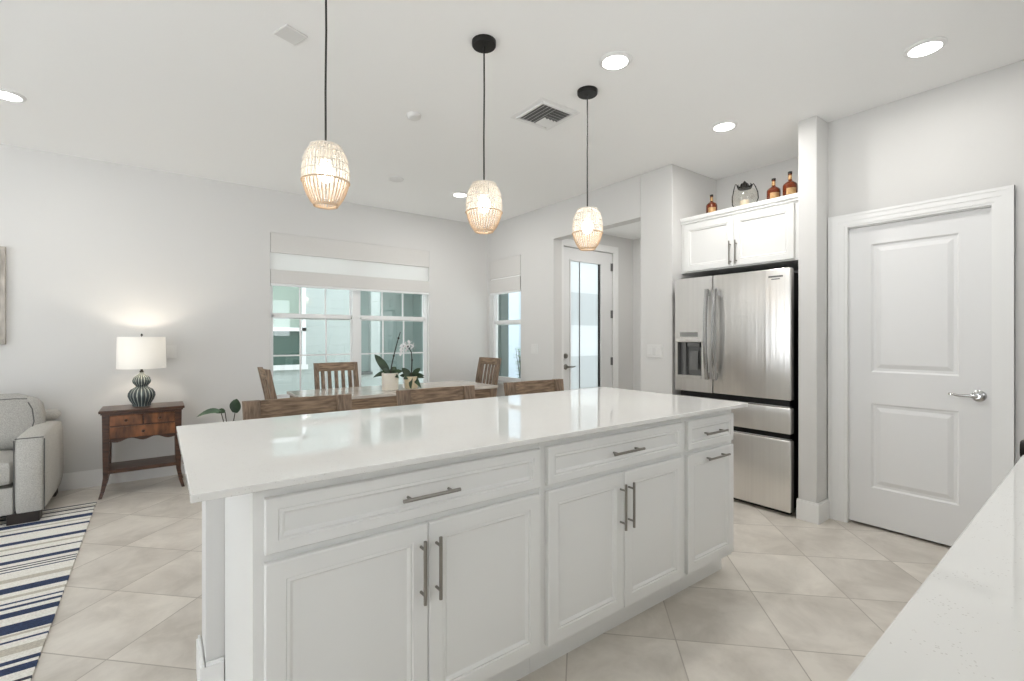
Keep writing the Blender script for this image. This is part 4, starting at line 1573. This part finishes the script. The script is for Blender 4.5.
# ------------------------------------------------------------------ pendants
def pendant(label, x, y):
    o = thing('pendant_lamp', label, 'pendant light', (x, y, H), 0, 'woven pendants over the island')
    bm = bmesh.new()
    lathe(bm, [(0, -0.026), (0.058, -0.026), (0.062, -0.020), (0.062, 0.0), (0, 0.0)], 36)
    obj('canopy', bm, M['blackmetal'], o, True)
    zt, zb = 2.052 - H, 1.812 - H
    bm = bmesh.new()
    tube(bm, [(0, 0, -0.026), (0.002, 0.001, -0.25), (-0.001, 0, -0.5), (0, 0, zt + 0.01)], 0.0042, 8)
    obj('cord', bm, M['cord'], o, True)
    bm = bmesh.new()
    lathe(bm, [(0, zt + 0.012), (0.010, zt + 0.012), (0.02, zt - 0.004), (0.02, zt - 0.055), (0, zt - 0.055)], 16)
    obj('socket', bm, M['rattan_white'], o, True)

    def rad(t):      # t 0 top .. 1 bottom
        return 0.049 + (0.045 * math.sin(PI * min(1, t * 0.98 + 0.02)) ** 0.75) + (0.004 if t < 0.3 else 0) - 0.004 * t

    def rib(bm_, t0, t1, n, r, seg=5, jitter=0.0):
        for k in range(n):
            a = 2 * PI * k / n + random.uniform(-jitter, jitter)
            pts = []
            for i in range(9):
                t = t0 + (t1 - t0) * i / 8
                q = rad(t)
                aa = a + random.uniform(-jitter, jitter) * 0.3
                pts.append((q * math.cos(aa), q * math.sin(aa), zt + (zb - zt) * t))
            tube(bm_, pts, r, seg)

    def ring(bm_, t, r, n=40, dr=0.0):
        q = rad(t) + dr
        tube(bm_, [(q * math.cos(2 * PI * k / n), q * math.sin(2 * PI * k / n), zt + (zb - zt) * t) for k in range(n + 1)], r, 6, cap=False)

    bm = bmesh.new()
    rib(bm, 0.0, 0.60, 36, 0.0023, 5, 0.03)
    for t in (0.0, 0.12, 0.30, 0.45, 0.60):
        ring(bm, t, 0.0022 if t else 0.004, dr=0.002)
    # spoked top
    for k in range(22):
        a = 2 * PI * k / 22
        tube(bm, [(0.018 * math.cos(a), 0.018 * math.sin(a), zt + 0.001), (rad(0) * math.cos(a), rad(0) * math.sin(a), zt)], 0.0022, 5)
    sh = obj('shade', bm, M['rattan_white'], o, True)
    bm = bmesh.new()
    rib(bm, 0.60, 1.0, 34, 0.0023, 5, 0.02)
    ring(bm, 0.60, 0.0035, dr=0.003)
    ring(bm, 1.0, 0.005)
    lw = obj('shade_skirt', bm, M['rattan_tan'], o, True)
    lw['label'] = 'natural tan lower band of woven rattan'
    bm = bmesh.new()
    lathe(bm, [(rad(t) - 0.007, zt + (zb - zt) * t) for t in [k / 14 for k in range(14)]], 36, cap=False)
    obj('liner', bm, M['liner'], o, True)
    bm = bmesh.new()
    sphere(bm, (0, 0, zt - 0.105), 0.034, 16, (1, 1, 1.25))
    obj('bulb', bm, M['bulb'], o, True)
    l = bpy.data.lights.new('pendant_light', 'POINT')
    l.energy = 0.10
    l.color = (1, 0.9, 0.77)
    l.shadow_soft_size = 0.03
    q = bpy.data.objects.new('pendant_light', l)
    C.objects.link(q)
    q.parent = o
    q.location = (0, 0, zt - 0.16)
    return o


pendant('left woven rattan pendant over the rug end of the island, its canopy out of frame', 0.5543, 2.022)
pendant('middle woven rattan pendant over the island', 1.34, 2.032)
pendant('woven rattan pendant nearest the refrigerator, hanging in front of the foyer opening', 2.116, 2.056)

# ------------------------------------------------------------------ outside
boxobj('ground', (-14, 24, WY + 0.14, 26, -0.25, -0.15), M['concrete'], kind='structure')
NB = 8.5
nh = thing('neighbour_house', 'pale teal sided house seen through the twin dining window', 'building', (0, NB, -0.15))
hz = 6.2
bm = bmesh.new()
PXA, PXB, PZ0, PZ1 = 2.93, 4.75, 0.74, 2.75
NWX0, NWX1, NWZ0, NWZ1 = 0.9, 2.0, 0.92, 2.42
bx(bm, -9, NWX0, 0, 0.2, 0, hz)
bx(bm, NWX1, PXA, 0, 0.2, 0, hz)
bx(bm, PXB, 5.6, 0, 0.2, 0, hz)
bx(bm, NWX0, NWX1, 0, 0.2, 0, NWZ0)
bx(bm, NWX0, NWX1, 0, 0.2, NWZ1, hz)
bx(bm, PXA, PXB, 0, 0.2, 0, PZ0)
bx(bm, PXA, PXB, 0, 0.2, PZ1, hz)
obj('wall', bm, M['siding'], nh)
bm = bmesh.new()
bx(bm, PXA - 0.1, PXB + 0.1, 1.7, 1.85, 0, PZ1 + 0.2)
bx(bm, PXA - 0.1, PXA, 0.2, 1.7, 0, PZ1 + 0.2)
bx(bm, PXB, PXB + 0.1, 0.2, 1.7, 0, PZ1 + 0.2)
bx(bm, PXA, PXB, 0.2, 1.7, PZ1, PZ1 + 0.2)
bx(bm, PXA, PXB, 0.2, 1.7, 0, 0.15)
obj('porch', bm, M['porchwall'], nh)
boxobj('porch_door', (2.95, 3.42, 1.64, 1.7, 0.15, 2.3), M['extdoor'], nh)
boxobj('porch_column', (3.14, 3.31, 0.02, 0.16, PZ0, PZ1), M['siding'], nh)
boxobj('ledge', (PXA - 0.02, 3.14, -0.06, 0.2, PZ0, PZ0 + 0.05), M['extdoor'], nh)
wf = obj('window_frame', (lambda b: (bx(b, NWX0, NWX0 + 0.06, -0.03, 0.1, NWZ0, NWZ1), bx(b, NWX1 - 0.06, NWX1, -0.03, 0.1, NWZ0, NWZ1), bx(b, NWX0 - 0.03, NWX1 + 0.03, -0.05, 0.1, NWZ0 - 0.04, NWZ0 + 0.04),
                                  bx(b, NWX0, NWX1, -0.03, 0.1, NWZ1 - 0.06, NWZ1), bx(b, NWX0, NWX1, -0.03, 0.1, 1.52, 1.58), b)[-1])(bmesh.new()), M['vinyl'], nh)
boxobj('lower_pane', (NWX0 + 0.06, NWX1 - 0.06, 0.04, 0.06, NWZ0 + 0.04, 1.52), M['darkglass'], wf)
boxobj('upper_pane', (NWX0 + 0.06, NWX1 - 0.06, 0.04, 0.06, 1.58, NWZ1 - 0.06), M['blind'], wf)
bm = bmesh.new()
bx(bm, 4.0, 18, 0, 0.3, 0, 6.0)
for k in range(34):
    bx(bm, 4.2 + 0.4 * k, 4.24 + 0.4 * k, -0.02, 0, 0, 6.0)
wh = tag(obj('garden_building', bm, M['whiteboard'], loc=(0, 10.6, -0.15)), 'pale board-and-batten building seen through the slim window and front door glass', 'building')
# porch post outside the slim window and greenery at its foot
pp = boxobj('porch_post', (4.26, 4.40, 5.98, 6.12, -0.15, 3.0), M['darkgreen'], bev=0.004)
tag(pp, 'dark grey-green porch post outside the slim side window', 'post')
def shrub(label, x, y, htop, n):
    o = thing('garden_shrub', label, 'plant', (x, y, -0.15), 0, 'shrubs outside the slim window')
    bm = bmesh.new()
    bl = bmesh.new()
    for k in range(n):
        a = random.uniform(0, 2 * PI)
        e = random.uniform(1.15, 1.45)
        L = htop * random.uniform(0.75, 1.0)
        tip = Vector((math.cos(a) * math.cos(e) * L * 0.5, math.sin(a) * math.cos(e) * L * 0.5, math.sin(e) * L))
        tube(bm, [(0, 0, 0), tip * 0.5 + Vector((0, 0, 0.03)), tip], [0.008, 0.006, 0.003], 5)
        for q in range(9):
            p = tip * (0.25 + 0.75 * q / 8)
            aa = random.uniform(0, 2 * PI)
            leafblade(bl, p, (math.cos(aa), math.sin(aa), 0.5), 0.10, 0.045, 0.4, 4)
    obj('stem', bm, M['stem'], o)
    obj('foliage', bl, M['bush'], o, True)


shrub('tall leafy green shrub outside the slim window, beside the porch post', 4.95, 6.25, 1.36, 12)
shrub('low leafy green shrub outside the slim window, in front of the taller one', 4.62, 5.62, 1.0, 14)
